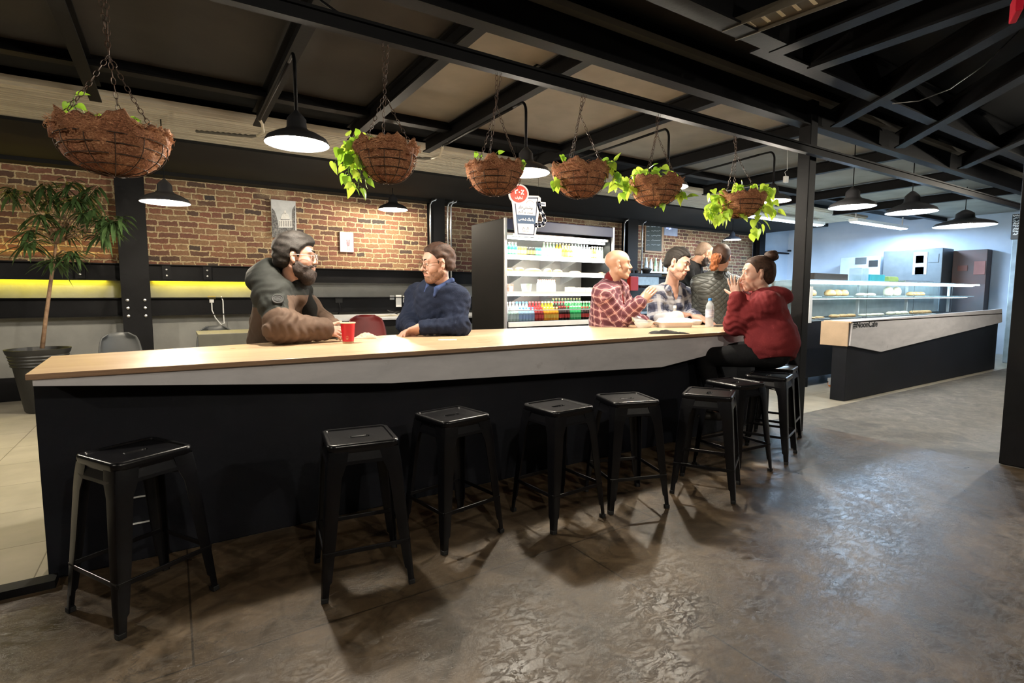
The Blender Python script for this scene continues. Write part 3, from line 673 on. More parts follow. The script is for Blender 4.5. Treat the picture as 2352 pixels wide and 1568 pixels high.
def hand_prims(W,D,Nn,side,k,curl=(20,25,20),spread=6,thumb=(.55,.75,.25),tcurl=15,fc=None,sc=1.0):
    """W wrist, D wrist->fingers, Nn palm normal, side=+1/-1 thumb side sign"""
    D=unit(D); Nn=unit(Nn-D*(V3(Nn)@D)) ; T=np.cross(D,Nn)*side; k=k*sc; W=V3(W); c=lambda d,t,n:W+(D*d+T*t+Nn*n)*k
    P=[Prim('cone',c(-.02,0,0),c(.02,0,0),(.026*k,.026*k),k=.02*k)]
    for t in(-.026,-.009,.009,.026): P.append(Prim('cone',c(.02,t*.75,0),c(.082-abs(t-.005)*.25,t*1.08,.002),(.0175*k,.0125*k),k=.018*k))
    P.append(Prim('ell',c(.03,.026,.010),r=(.03*k,.016*k,.016*k),R=np.stack([D,T,Nn],1),k=.015*k))
    base=[(.088,.0285,.043,.024,.021),(.093,.0095,.048,.028,.022),(.089,-.0095,.044,.026,.021),(.078,-.028,.034,.020,.018)]
    for i,(d,t,l1,l2,l3) in enumerate(base):
        cu=fc[i] if fc else curl; a=0; sp=math.radians(spread*(1.5-i)); p=c(d,t,0); r=(.0098,.0088,.008,.0068)
        for j,L in enumerate((l1,l2,l3)):
            a+=math.radians(cu[j]); dirv=(D*math.cos(sp)+T*math.sin(sp))*math.cos(a)+Nn*math.sin(a); q=p+dirv*L*k
            P.append(Prim('cone',p,q,(r[j]*k,r[j+1]*k),k=.0035*k)); p=q
    p=c(.028,.032,.008); d=unit(D*thumb[0]+T*thumb[1]+Nn*thumb[2])
    for j,L in enumerate((.04,.032,.026)):
        q=p+d*L*k; P.append(Prim('cone',p,q,((.0145,.0115,.0105)[j]*k,(.0115,.0105,.0085)[j]*k),k=.006*k)); p=q
        d=unit(d+math.tan(math.radians(tcurl))*(D*.6+Nn*.4))
    return P
def limb(a,b,r0,r1,k=.04): return Prim('cone',a,b,(r0,r1),k=k)
def torso_prims(J,g,k,belly=0):
    """J: neck, chest(centre), pelvis, sL, sR ; g grow ; k scale"""
    ch,pe,ne=V3(J['chest']),V3(J['pelvis']),V3(J['neck']); sl,sr=V3(J['sL']),V3(J['sR'])
    up=unit(ne-pe); lat=sl-sr; lat=lat-up*(lat@up); w=np.linalg.norm(lat)/2; lat/=np.linalg.norm(lat); f=np.cross(lat,up); R=np.stack([f,lat,up],1)
    P=[Prim('ell',ch,r=(.115*k+g,w*.92+g,.185*k+g),R=R,k=.06*k),
       Prim('ell',ch*.45+pe*.55+f*.015*k,r=((.112+belly)*k+g,w*.80+g,.20*k+g),R=R,k=.08*k),
       Prim('ell',pe,r=(.125*k+g,w*.88+g,.13*k+g),R=R,k=.08*k)]
    for s in(sl,sr): P.append(limb(ne-up*.045*k,s,.055*k+g,.062*k+g,.05*k))
    P.append(limb(ne-up*.07*k,ne-up*.05*k,.075*k+g,.06*k+g,.05*k))
    for q in P: q.tag=1
    return P,(f,lat,up)
def legs_prims(J,k,g=0):
    P=[]
    for s in 'LR':
        h,kn,an=J['h'+s],J['k'+s],J['a'+s]; P+=[limb(h,kn,.088*k+g,.060*k+g,.05),limb(kn,an,.058*k+g,.040*k+g,.02)]
    return P
def shoe(root,an,fwd,m,k=1):
    f=unit(V3(fwd)*np.array([1,1,0])); a=V3(an); l=np.cross([0,0,1],f); R=np.stack([f,l,[0,0,1]],1); z=.05
    c=np.array([a[0],a[1],a[2]-.055])
    pr=[Prim('ell',c+f*.06*k,r=(.135*k,.046*k,.042*k),R=R,k=.02),Prim('cone',c-f*.01,a-f*.01,(.045*k,.05*k),k=.03)]
    def clip(P): return (c[2]-.03)-P[:,2]
    sdf_mesh('shoe',pr,.009,m,root,clip=clip)
def std_legs(J,k,pe,f,lat,floor=0):
    """legs standing straight under the pelvis"""
    pe=V3(pe)
    for s,sg in(('L',1),('R',-1)):
        h=pe+lat*sg*.09*k-np.array([0,0,.05]); J['h'+s]=h; a=np.array([h[0]+lat[0]*sg*.03,h[1]+lat[1]*sg*.03,floor+.085]); J['a'+s]=a; J['k'+s]=(h+a)/2+V3(f)*.02
HM={}
HM['dark']=mat('dark_hair',(.014,.010,.008),.66,c2=(.008,.006,.005),ns=60,bs=.22,bscale=160,spec=.2)
HM['greyhair']=mat('greying_hair',(.022,.018,.016),.66,c2=(.006,.005,.004),ns=70,bs=.22,bscale=160,spec=.2)
HM['brown']=mat('brown_hair',(.06,.028,.017),.66,c2=(.018,.009,.006),ns=45,bs=.22,bscale=150,spec=.25)
HM['auburn']=mat('auburn_hair',(.33,.12,.045),.66,c2=(.14,.045,.018),ns=45,bs=.22,bscale=150,spec=.25)
HM['beard']=mat('brown_beard',(.03,.014,.009),.75,c2=(.01,.006,.004),ns=60,bs=.6,bscale=200)
HM['stubble']=mat('stubble_beard',(.30,.15,.09),.7,c2=(.13,.06,.035),ns=80,bs=.4,bscale=220)
HM['lips']=mat('lips',(.45,.17,.13),.4)
def fabric(name,c,c2=None,bs=.25,bscale=220,sheen=0,ns=5):
    m=mat(name,c,.9,c2=c2,ns=ns,bs=bs,bscale=bscale,spec=.15); return m
def cloth_coord(nt):
    a=nt.nodes.new('ShaderNodeAttribute'); a.attribute_name='cloth_uv'; return a.outputs['Vector']
def plaid(name,base,dark,light_,period=.085,lw=.1,wide=.45,soft=False):
    m,nt,b=_nt(name); v=cloth_coord(nt); sp=nt.nodes.new('ShaderNodeSeparateXYZ'); nt.links.new(v,sp.inputs[0]); dk=None; ln=None; lts=[];dks=[]
    nz=noise(nt,v,9,2)
    for i in(0,1):
        c=mathn(nt,'ADD',sp.outputs[i],mathn(nt,'MULTIPLY',nz.outputs[0],.012))
        fr=mathn(nt,'FRACT',mathn(nt,'DIVIDE',c,period))
        e=.05 if soft else .015
        dks.append(ramp(nt,fr,[(0,(0,)*3),(e,(1,)*3),(wide-e,(1,)*3),(wide,(0,)*3)]))
        p0=wide+(1-wide)*.5; lts.append(ramp(nt,fr,[(p0-lw/2-e,(0,)*3),(p0-lw/2,(1,)*3),(p0+lw/2,(1,)*3),(p0+lw/2+e,(0,)*3)]))
    c=mixc(nt,mathn(nt,'MULTIPLY',dks[0],.75),base,dark); c=mixc(nt,mathn(nt,'MULTIPLY',dks[1],.75),c,dark)
    c=mixc(nt,mathn(nt,'MULTIPLY',lts[0],.72),c,light_); c=mixc(nt,mathn(nt,'MULTIPLY',lts[1],.72),c,light_)
    nt.links.new(c,b.inputs['Base Color']); b.inputs['Roughness'].default_value=.9
    n=noise(nt,coords(nt),220,4); bump(nt,b,n.outputs[0],.2,.004); return m
def person_root(label,loc): return thing('person',label,'person',loc)
def build_person(label,H,J,k,body_mat,shirt,legm,shoem,hands,crease=.005,sleeve=(.052,.045,.036),grow=.018,h=.006,belly=0,fold=(.006,24),neckcut=.062,female=False,smile=0,nose=1,jaw=1,standing=True,shirt_name='shirt',face_mat=None,shirt_extra=None,eyes_on=True,cuff=.03,hem=-.09,extra_cut=None,foot_dir=None,hsub=None,shoe_k=1.0,legshrink=False):
    pe=V3(J['pelvis']); root=person_root(label,(pe[0],pe[1],0))
    tp,(f,lat,up)=torso_prims(J,-.012,k,belly)
    if standing: std_legs(J,k,pe,f,lat)
    body=list(tp)
    for s in 'LR':
        sh,el,wr=V3(J['s'+s]),V3(J['e'+s]),V3(J['w'+s]); body+=[limb(sh,el,.046*k,.036*k,.03),limb(el,wr,.037*k,.026*k,.02)]
    body+=[Prim('cone',J['neck']-up*.03*k,H.p(-.012,0,-.04),(.058*k,.052*H.k),k=.035*k)]
    body+=legs_prims(J,k*(.86 if standing else .9)); body+=head_prims(H,female,smile,nose,jaw)
    for hd in hands: body+=hand_prims(**hd)
    b=sdf_mesh('body',body,h,body_mat,root,trim=2)
    # shirt
    sp,_=torso_prims(J,grow,k,belly)
    for s in 'LR':
        sh,el,wr=V3(J['s'+s]),V3(J['e'+s]),V3(J['w'+s]); we=wr-unit(wr-el)*cuff*k
        sp+=[limb(sh,el,sleeve[0]*k+grow,sleeve[1]*k+grow,.05*k),limb(el,we,sleeve[1]*k+grow*.9,sleeve[2]*k+grow*.5,.03*k)]
    if shirt_extra: sp+=shirt_extra(H,J,f,lat,up,k)
    nk=V3(J['neck'])
    cut=[Prim('cone',nk+up*.01*k,nk+up*.16*k+unit(H.p(0,0,0)-nk)*.02,(neckcut*k,.09*k),k=.012,mode=-1)]
    if extra_cut: cut+=extra_cut(H,J,f,lat,up,k)
    def clip(P): return ((pe+up*hem*k)-P)@up*.9
    fm=(lambda c:face_mat(c,H,J,f,lat,up,k)) if face_mat else None
    sdf_mesh(shirt_name,sp+cut,h*1.1,shirt,root,disp=folds(fold[0],fold[1],seed=int(abs(pe[0])*100)%97,joints=[(V3(J['e'+q]),unit(V3(J['w'+q])-V3(J['e'+q])),crease*k,.13*k) for q in 'LR']+[(V3(J['s'+q]),unit(V3(J['e'+q])-V3(J['s'+q])),crease*.55*k,.12*k) for q in 'LR']+[(V3(J['e'+q])*.35+V3(J['w'+q])*.65,unit(V3(J['w'+q])-V3(J['e'+q])),crease*.6*k,.10*k) for q in 'LR']),clip=clip,face_mat=fm,attr=True,trim=2)
    q_=.80 if legshrink else 1.0
    lg=[Prim('ell',pe-up*.03,r=(.122*k*q_,.165*k*q_,.12*k*q_),R=np.stack([f,lat,up],1),k=.04)]
    J2=dict(J); 
    lg+=legs_prims(J,k*(.86 if standing else .9),.016)
    sdf_mesh('trousers',lg,.010,legm,root,disp=folds(.004,18,3),clip=lambda P:(min(J['aL'][2],J['aR'][2])+.0)-P[:,2])
    for s in 'LR': shoe(root,J['a'+s],foot_dir if foot_dir is not None else f,shoem,shoe_k)
    if eyes_on: eyes(H,root)
    return root,(f,lat,up)
DEN=fabric('dark_denim',(.02,.024,.035)); BLK=fabric('black_trousers',(.006,.006,.007)); SHO=mat('dark_shoe',(.02,.018,.016),.5)
def A(x,y,D): return V3(at(x,y,D=D))
# ------------------------------------------------------------------ 1 bearded man in the two-tone padded jacket
def man_jacket():
    k=1.30; H=Head(A(681,592,3.62),hdir(12,-2),1.17)
    J=dict(neck=A(666,650,3.68),chest=A(648,704,3.80),pelvis=A(634,840,4.02),sR=A(626,676,3.56),sL=A(668,668,3.98),
      eR=A(648,751,3.44),wR=A(744,757,3.62),eL=A(735,748,4.0),wL=A(762,754,3.90))
    jm=[fabric('charcoal_padded_nylon',(.022,.024,.022),(.014,.015,.014),bs=.15,bscale=60,sheen=.05),fabric('brown_padded_nylon',(.115,.075,.055),(.085,.055,.04),bs=.15,bscale=60,sheen=.05)]
    for m in jm: m.node_tree.nodes['Principled BSDF'].inputs['Roughness'].default_value=.72
    def fm(c,H,J,f,lat,up,k):
        zb=at(600,712,D=3.6).z; x=(c-V3(J['chest']))@f
        tor=c[:,2]<zb+.02-.35*np.abs(x)*0
        d=unit(J['eR']-J['sR']); t=(c-J['sR'])@d; L=np.linalg.norm(J['eR']-J['sR']); near=np.linalg.norm((c-J['sR'])-np.outer(t,d),axis=1)<.16
        arm=near&((c-V3(J['sR']))@lat<.10)&(t>0)
        br=np.where(arm,t>L*.72,tor); ext=((c-J['eR'])@unit(J['wR']-J['eR'])>.03)&(c[:,2]<zb+.1); return np.where(ext|br,1,0)
    def extra(H,J,f,lat,up,k):
        n=V3(J['neck']); P=[]
        P+=[Prim('ell',n-f*.115*k+up*.015*k,r=(.085*k,.125*k,.070*k),R=np.stack([f,lat,up],1)@rotm('Y',-28),k=.03*k),Prim('ell',n-f*.16*k-up*.02*k,r=(.055*k,.10*k,.055*k),R=np.stack([f,lat,up],1),k=.03*k)]
        P+=[Prim('cone',n+lat*s*.075*k-f*.05*k+up*.03*k,n+lat*s*.055*k+f*.085*k-up*.045*k,(.036*k,.028*k),k=.02*k) for s in(1,-1)]
        return P
    hands=[dict(W=J['wR'],D=hdir(8,-8),Nn=hdir(90,-35),side=1,k=1.02,curl=(35,40,25)),dict(W=J['wL'],D=hdir(-20,-8),Nn=hdir(-100,-40),side=-1,k=1.02,curl=(35,40,25))]
    r,(f,lat,up)=build_person('bearded man in glasses and a charcoal and brown hooded padded jacket leaning on the bar',H,J,k,M['skin'],jm,DEN,SHO,hands,sleeve=(.060,.056,.044),grow=.034,belly=.04,fold=(.008,22),crease=.006,neckcut=.055,shirt_name='padded_jacket',face_mat=fm,shirt_extra=extra,cuff=.0,hem=-.05)
    hair(H,r,HM['greyhair'],t=.018,top=.018,seed=4,amp=.004,low=-.05,back=-.075,fwd_t=.006)
    beard(H,r,HM['beard'],t=.011,length=.018); brows(H,r,HM['dark']); glasses(H,r,mat('clear_frame',(.55,.5,.5),.2),False)
    # shirt seen at the throat, and the black inner lining edge
    n=V3(J['neck']); sdf_mesh('undershirt',[Prim('cone',n+f*.03*k+up*.0*k,n+f*.11*k-up*.12*k,(.06*k,.05*k),k=.01),Prim('cone',n+f*.11*k-up*.12*k,n+f*.15*k-up*.28*k,(.05*k,.04*k),k=.03)],.008,fabric('black_scarf',(.012,.012,.012)),r)
    # round rubber badge on the sleeve
    c=at(651,712,D=3.30); d=(Vector(EYE)-c).normalized(); hb=d.cross(Vector((0,0,1))).normalized()
    sR,eR=J['sR'],J['eR']; t=.50; cc=V3(sR)*(1-t)+V3(eR)*t; vx=V3(c)-cc; vx=unit(vx-unit(eR-sR)*(vx@unit(eR-sR))); pos=cc+vx*(.0595*k+.034+.004)
    Rm=Matrix(frame(vx).tolist())@Matrix.Rotation(math.radians(90),3,'Y'); mb=MB(); mb.lathe(pos,[(1e-4,.004),(.018,.004),(.019,.0065),(.022,.0065),(.023,.004),(.030,.004),(.031,.007),(.036,.007),(.038,0)],28,R=Rm)
    for a in range(4): mb.cbox(Vector(pos)+Rm@Vector((0,(a-1.5)*.008,.006)),(.022,.003,.003),R=Rm)
    mb.build('sleeve_badge',mat('grey_rubber_badge',(.035,.035,.035),.7,spec=.2),r,smooth='auto')
    return r
man_jacket()
# ------------------------------------------------------------------ 2 man in navy sweater
def man_navy():
    k=1.30; H=Head(A(1005,606,4.22),hdir(209,-9),1.17,up=V3(hdir(180,0))*-.10+np.array([0,0,1]))
    J=dict(neck=A(1013,655,4.30),chest=A(1006,702,4.42),pelvis=A(1010,815,4.6),sL=A(1049,684,4.28),sR=A(960,680,4.60),
      eL=A(1054,748,4.20),wL=A(968,752,4.10),eR=A(935,744,4.45),wR=A(950,757,4.20))
    sw=fabric('navy_wool_sweater',(.014,.020,.042),(.009,.013,.028),bs=.35,bscale=170,sheen=.35)
    hands=[dict(W=J['wL'],D=hdir(192,-14),Nn=hdir(250,-60),side=-1,k=1.15,curl=(25,30,20)),dict(W=J['wR'],D=hdir(215,-20),Nn=hdir(60,-60),side=1,k=1.15,curl=(30,35,25))]
    r,(f,lat,up)=build_person('smiling man in round glasses and a navy sweater leaning on the bar',H,J,k,M['skin'],sw,DEN,SHO,hands,sleeve=(.058,.050,.040),grow=.016,fold=(.008,20),crease=.005,smile=1,nose=1.08,shirt_name='sweater',neckcut=.062,cuff=.02)
    hair(H,r,HM['brown'],t=.014,top=.010,front=.052,seed=8,amp=.006,low=-.045,fwd_t=-.004)
    beard(H,r,HM['stubble'],t=.0045,top=-.035); brows(H,r,HM['dark'],.005); glasses(H,r,mat('gold_wire_frame',(.16,.10,.06),.3,.8),True)
    n=V3(J['neck']); cm=fabric('blue_collar',(.045,.07,.17))
    for s in(1,-1):
        sdf_mesh('shirt_collar',[Prim('cone',n-f*.03*k+lat*s*.064*k+up*.045*k,n+f*.066*k+lat*s*.036*k+up*.004*k,(.018*k,.017*k),k=.01),Prim('cone',n+f*.066*k+lat*s*.036*k+up*.004*k,n+f*.094*k+lat*s*.042*k-up*.032*k,(.018*k,.009*k),k=.02)],.006,cm,r)
    mouthpart(H,r,HM['lips'])
man_navy()
# ------------------------------------------------------------------ 3 bald man in red plaid
def man_bald():
    k=1.24; H=Head(A(1420,608,5.28),hdir(-4,0),1.17)
    J=dict(neck=A(1405,648,5.36),chest=A(1397,695,5.46),pelvis=A(1390,790,5.6),sR=A(1384,674,5.24),sL=A(1420,664,5.66),
      eR=A(1428,732,5.32),wR=A(1472,692,5.12),eL=A(1455,735,5.75),wL=A(1480,738,5.62))
    pl=plaid('red_plaid_flannel',(.36,.155,.17),(.085,.018,.032),(.62,.42,.40),period=.078,lw=.09,wide=.58)
    hands=[dict(W=J['wR'],D=hdir(22,42),Nn=hdir(95,-20),side=-1,k=1.22,curl=(8,10,8),spread=2,thumb=(.7,.3,.5)),dict(W=J['wL'],D=hdir(-10,-5),Nn=(0,0,-1),side=-1,k=1.15,curl=(20,20,15))]
    r,(f,lat,up)=build_person('bald man in a red plaid overshirt raising one open hand',H,J,k,M['skin2'],pl,DEN,SHO,hands,sleeve=(.058,.054,.044),grow=.022,belly=.03,fold=(.006,22),crease=.004,shirt_name='plaid_overshirt',neckcut=.066,cuff=.015,
      extra_cut=lambda H,J,f,lat,up,k:[Prim('cone',V3(J['neck'])+f*.09*k,V3(J['chest'])+f*.16*k-up*.06*k,(.03*k,.022*k),k=.01,mode=-1)])
    n=V3(J['neck']); sdf_mesh('red_shirt',[Prim('cone',n-up*.035*k,n+up*.035*k,(.074*k,.062*k),k=.01),Prim('ell',V3(J['chest'])+f*.02*k,r=(.112*k,.12*k,.16*k),R=np.stack([f,lat,up],1),k=.03)],.008,fabric('dark_red_shirt',(.15,.016,.02)),r)
    brows(H,r,HM['dark']); mouthpart(H,r,HM['lips'])
    sdf_mesh('moustache',[H.ell((.100,s*.012,-.044),(.007,.015,.005),.004,rot=rotm('X',-s*12)) for s in(1,-1)],.003,HM['beard'],r,trim=1)
man_bald()
# ------------------------------------------------------------------ 4 man in blue-grey plaid
def man_plaid():
    k=1.30; H=Head(A(1556,607,5.75),hdir(-44,-15),1.25,up=V3(hdir(0,0))*.22+np.array([0,0,1]))
    J=dict(neck=A(1541,656,5.90),chest=A(1535,702,6.02),pelvis=A(1530,790,6.2),sR=A(1501,678,5.90),sL=A(1574,680,6.08),
      eR=A(1508,732,5.80),wR=A(1560,724,5.76),eL=A(1588,726,5.98),wL=A(1604,730,5.72))
    pl=plaid('blue_grey_flannel',(.17,.18,.24),(.018,.022,.05),(.42,.42,.44),period=.15,lw=.22,wide=.46,soft=True)
    hands=[dict(W=J['wR'],D=hdir(8,6),Nn=(0,0,-1),side=1,k=1.3,curl=(35,45,30)),dict(W=J['wL'],D=hdir(-15,-10),Nn=(0,0,-1),side=-1,k=1.3,curl=(30,30,20))]
    r,(f,lat,up)=build_person('smiling dark-haired man in a blue and grey plaid shirt behind the takeaway box',H,J,k,M['skin'],pl,DEN,SHO,hands,sleeve=(.058,.052,.044),grow=.018,fold=(.006,22),crease=.006,smile=1,nose=1.05,shirt_name='plaid_shirt',neckcut=.07,cuff=.06,
      extra_cut=lambda H,J,f,lat,up,k:[Prim('cone',V3(J['neck'])+f*.10*k,V3(J['chest'])+f*.14*k+up*.03*k,(.055*k,.012*k),k=.01,mode=-1)])
    hair(H,r,HM['greyhair'],t=.010,top=.016,front=.042,seed=12,amp=.004,low=-.03,fwd_t=.006)
    beard(H,r,mat('shadow_beard',(.34,.19,.13),.7,c2=(.2,.10,.07),ns=90),t=.0015,top=-.038,moust=False); brows(H,r,HM['dark'],.0055); mouthpart(H,r,HM['lips'])
    n=V3(J['neck'])
    for s in(1,-1): sdf_mesh('collar',[Prim('ell',n+f*.045*k+lat*s*.075*k+up*.005*k,r=(.055*k,.018*k,.032*k),R=np.stack([f,lat,up],1)@rotm('X',s*35),k=.01)],.007,pl,r,attr=True)
man_plaid()
# ------------------------------------------------------------------ 5 woman in the red hoodie, sitting
def woman_red():
    k=1.17; H=Head(A(1739,630,4.52),hdir(172,-2),k)
    J=dict(neck=A(1752,682,4.50),chest=A(1762,725,4.46),pelvis=A(1770,805,4.40),sL=A(1764,700,4.30),sR=A(1736,694,4.70),
      eL=A(1690,744,4.50),wL=A(1694,682,4.42),eR=A(1692,738,4.95),wR=A(1706,684,4.62))
    pe=V3(J['pelvis']); fd=V3(hdir(176)); l=np.cross([0,0,1],fd)
    J['hL']=pe+l*.10-np.array([0,0,.02]); J['hR']=pe-l*.10-np.array([0,0,.02])
    J['kL']=A(1617,820,4.62); J['kR']=A(1630,814,4.85); J['aL']=A(1650,900,4.55)*1; J['aR']=A(1668,895,4.78)*1
    J['aL'][2]=.30; J['aR'][2]=.30
    hm=fabric('red_fleece_hoodie',(.19,.026,.028),(.14,.018,.022),bs=.35,bscale=190,sheen=.4)
    def extra(H,J,f,lat,up,k):
        n=V3(J['neck']); return [Prim('ell',n-f*.10*k-up*.005*k,r=(.10*k,.125*k,.060*k),R=np.stack([f,lat,up],1)@rotm('Y',-22),k=.03*k)]+[Prim('cone',n+lat*s*.085*k-f*.05*k,n+lat*s*.045*k+f*.07*k-up*.04*k,(.03*k,.026*k),k=.02*k) for s in(1,-1)]+[Prim('ell',pe+up*.02*k-f*.01,r=(.165*k,.215*k,.12*k),R=np.stack([f,lat,up],1),k=.06)]+[Prim('ell',V3(J['chest'])*.35+pe*.65-f*.035,r=(.145*k,.20*k,.18*k),R=np.stack([f,lat,up],1),k=.06)]
    hands=[dict(W=J['wL'],D=hdir(150,72),Nn=hdir(40,0),side=1,k=1.05,curl=(14,14,10),spread=9),dict(W=J['wR'],D=hdir(120,75),Nn=hdir(-60,0),side=-1,k=1.05,curl=(20,25,15))]
    r,(f,lat,up)=build_person('woman with a hair bun in a red hoodie sitting on a bar stool',H,J,k,M['skin'],hm,BLK,SHO,hands,sleeve=(.062,.060,.046),grow=.022,fold=(.008,20),crease=.006,female=True,shirt_name='hoodie',standing=False,legshrink=True,shirt_extra=extra,neckcut=.058,cuff=.01,hem=-.075,foot_dir=fd,shoe_k=.9)
    hair(H,r,HM['brown'],t=.012,front=.045,seed=21,amp=.0025,low=-.07,back=-.085,f=70)
    b=Head(H.p(-.095,0,.128),hdir(172),k); sdf_mesh('hair_bun',[b.ell((0,0,0),(.046,.046,.040),.01),b.ell((.02,0,-.02),(.03,.03,.025),.01)],.004,HM['brown'],r,disp=hair_noise(5,.006,120,b),trim=1)
    mb=MB(); mb.tube([b.p(.03*math.cos(a),.034*math.sin(a),-.03) for a in [i*math.pi/8 for i in range(16)]],.004,6,closed=True); mb.build('hair_tie',M['black'],r,smooth=True)
    brows(H,r,HM['brown'],.0035); mouthpart(H,r,HM['lips'])
    c=H.p(.105,0,-.058); mb=MB(); mb.tube([c,c+V3(hdir(190,8))*.045],.0035,8); mb.build('cigarette',M['paper'],r)
woman_red()
# ------------------------------------------------------------------ 6 barista leaning over, 7 woman in quilted jacket
def barista():
    k=1.06; H=Head(A(1617,583,6.4),hdir(14,-34),k)
    J=dict(neck=A(1594,602,6.45),chest=A(1583,636,6.55),pelvis=A(1572,715,6.7),sR=A(1575,615,6.3),sL=A(1598,615,6.75),
      eR=A(1598,668,6.25),wR=A(1640,680,6.4),eL=A(1625,668,6.75),wL=A(1655,680,6.6))
    hands=[dict(W=J['wR'],D=hdir(10,-10),Nn=(0,0,-1),side=1,k=1.0),dict(W=J['wL'],D=hdir(10,-10),Nn=(0,0,-1),side=-1,k=1.0)]
    r,_=build_person('barista with shaved hair in a black t-shirt bending over the counter',H,J,k,M['skin2'],fabric('black_tshirt',(.008,.008,.009)),BLK,SHO,hands,sleeve=(.05,.045,.036),grow=.012,h=.008,fold=(.003,20),shirt_name='tshirt',cuff=.20)
    hair(H,r,mat('shaved_hair',(.20,.13,.09),.7,c2=(.12,.08,.055),ns=60),t=.002,front=.045,amp=.0005,h=.006)
    beard(H,r,HM['beard'],t=.003,top=-.038); brows(H,r,HM['dark'])
barista()
def quilt_mat():
    m,nt,b=_nt('olive_quilted_nylon'); v=cloth_coord(nt); mp=nt.nodes.new('ShaderNodeMapping'); mp.inputs['Rotation'].default_value=(0,0,math.radians(45)); nt.links.new(v,mp.inputs[0])
    sp=nt.nodes.new('ShaderNodeSeparateXYZ'); nt.links.new(mp.outputs[0],sp.inputs[0]); hs=[]
    for i in(0,1):
        fr=mathn(nt,'FRACT',mathn(nt,'DIVIDE',sp.outputs[i],.044)); hs.append(mathn(nt,'SINE',mathn(nt,'MULTIPLY',fr,math.pi)))
    h=mathn(nt,'POWER',mathn(nt,'MULTIPLY',hs[0],hs[1]),.45); c=ramp(nt,h,[(0,(.014,.016,.014)),(.4,(.034,.037,.033)),(1,(.046,.050,.045))])
    nt.links.new(c,b.inputs['Base Color']); b.inputs['Roughness'].default_value=.5; bump(nt,b,h,.6,.010); return m
def woman_quilt():
    k=1.08; H=Head(A(1657,592,5.72),hdir(62,-12),k)
    J=dict(neck=A(1650,625,5.78),chest=A(1646,668,5.82),pelvis=A(1642,752,5.88),sL=A(1606,650,5.86),sR=A(1687,652,5.86),
      eL=A(1604,705,5.95),wL=A(1616,715,6.15),eR=A(1690,705,5.95),wR=A(1684,715,6.15))
    hands=[dict(W=J['wL'],D=hdir(70,5),Nn=(0,0,-1),side=-1,k=.95),dict(W=J['wR'],D=hdir(100,5),Nn=(0,0,-1),side=1,k=.95)]
    r,(f,lat,up)=build_person('woman with an auburn ponytail and olive quilted jacket, seen from behind',H,J,k,M['skin'],quilt_mat(),DEN,SHO,hands,sleeve=(.056,.05,.042),grow=.020,h=.008,female=True,shirt_name='quilted_jacket',fold=(.002,16),neckcut=.056,hem=-.16,cuff=.0)
    hair(H,r,HM['brown'],t=.014,front=.045,seed=31,amp=.0025,low=-.07,back=-.095,f=70,h=.006)
    p0=H.p(-.115,.01,-.005); pr=[Prim('cone',p0,p0+np.array([0,0,-.03])+V3(hdir(-140))*.055,(.028,.044),k=.02),Prim('cone',p0+np.array([0,0,-.03])+V3(hdir(-140))*.055,p0+np.array([0,0,-.13])+V3(hdir(190))*.06,(.052,.040),k=.02)]
    sdf_mesh('ponytail',pr,.005,HM['auburn'],r,disp=hair_noise(9,.006,140,H),trim=1)
    n=V3(J['neck']); mb=[Prim('cone',n-f*.05*k+lat*.05*k+up*.03*k,n-f*.05*k-lat*.05*k+up*.03*k,(.022*k,.022*k),k=.01),Prim('cone',n-f*.05*k-lat*.05*k+up*.03*k,n+f*.04*k-lat*.07*k+up*.01*k,(.022*k,.02*k),k=.02),Prim('cone',n-f*.05*k+lat*.05*k+up*.03*k,n+f*.04*k+lat*.07*k+up*.01*k,(.022*k,.02*k),k=.02)]
    sdf_mesh('jacket_collar',mb,.006,fabric('grey_collar',(.26,.26,.24)),r)
woman_quilt()
# ================================================================== hanging baskets
M['coir']=None
def coir_m():
    m,nt,b=_nt('coconut_coir'); v=coords(nt,'Object'); n=noise(nt,coords(nt,'Object',(1,1,2.2)),55,8,.75,2.5); n2=noise(nt,v,9,4)
    c=ramp(nt,n.outputs[0],[(.34,(.09,.032,.016)),(.5,(.50,.21,.10)),(.66,(1.0,.58,.34))]); c=mixc(nt,.5,c,ramp(nt,n2.outputs[0],[(.35,(.22,.15,.12)),(.65,(.75,.7,.62))]),'OVERLAY')
    nt.links.new(c,b.inputs['Base Color']); b.inputs['Roughness'].default_value=.9; bump(nt,b,n.outputs[0],.9,.01); return m
M['coir']=coir_m(); M['fibre']=mat('coir_fibre',(.80,.45,.24),.9,c2=(.3,.12,.06),ns=30)
M['soil']=mat('dark_soil',(.03,.02,.014),.95,bs=.6,bscale=50)
def leaf_m(n,c,c2,t=.25):
    m=mat(n,c,.35,c2=c2,ns=12); b=m.node_tree.nodes['Principled BSDF']; nt=m.node_tree; tr=nt.nodes.new('ShaderNodeBsdfTranslucent'); tr.inputs[0].default_value=(min(1,c[0]*1.5),min(1,c[1]*1.3),c[2],1); mx=nt.nodes.new('ShaderNodeMixShader'); mx.inputs[0].default_value=.35; o=nt.nodes['Material Output']; nt.links.new(b.outputs[0],mx.inputs[1]); nt.links.new(tr.outputs[0],mx.inputs[2]); nt.links.new(mx.outputs[0],o.inputs[0]); return m
M['leaf']=leaf_m('pothos_leaf',(.24,.46,.05),(.13,.32,.03)); M['leafl']=leaf_m('bright_pothos_leaf',(.44,.64,.09),(.26,.5,.05)); M['vine']=mat('green_stem',(.20,.32,.07),.5)
M['tleaf']=leaf_m('long_tree_leaf',(.055,.10,.035),(.025,.05,.018)); M['bark']=mat('tan_bark',(.30,.19,.11),.8,c2=(.16,.09,.05),ns=20,bs=.3)
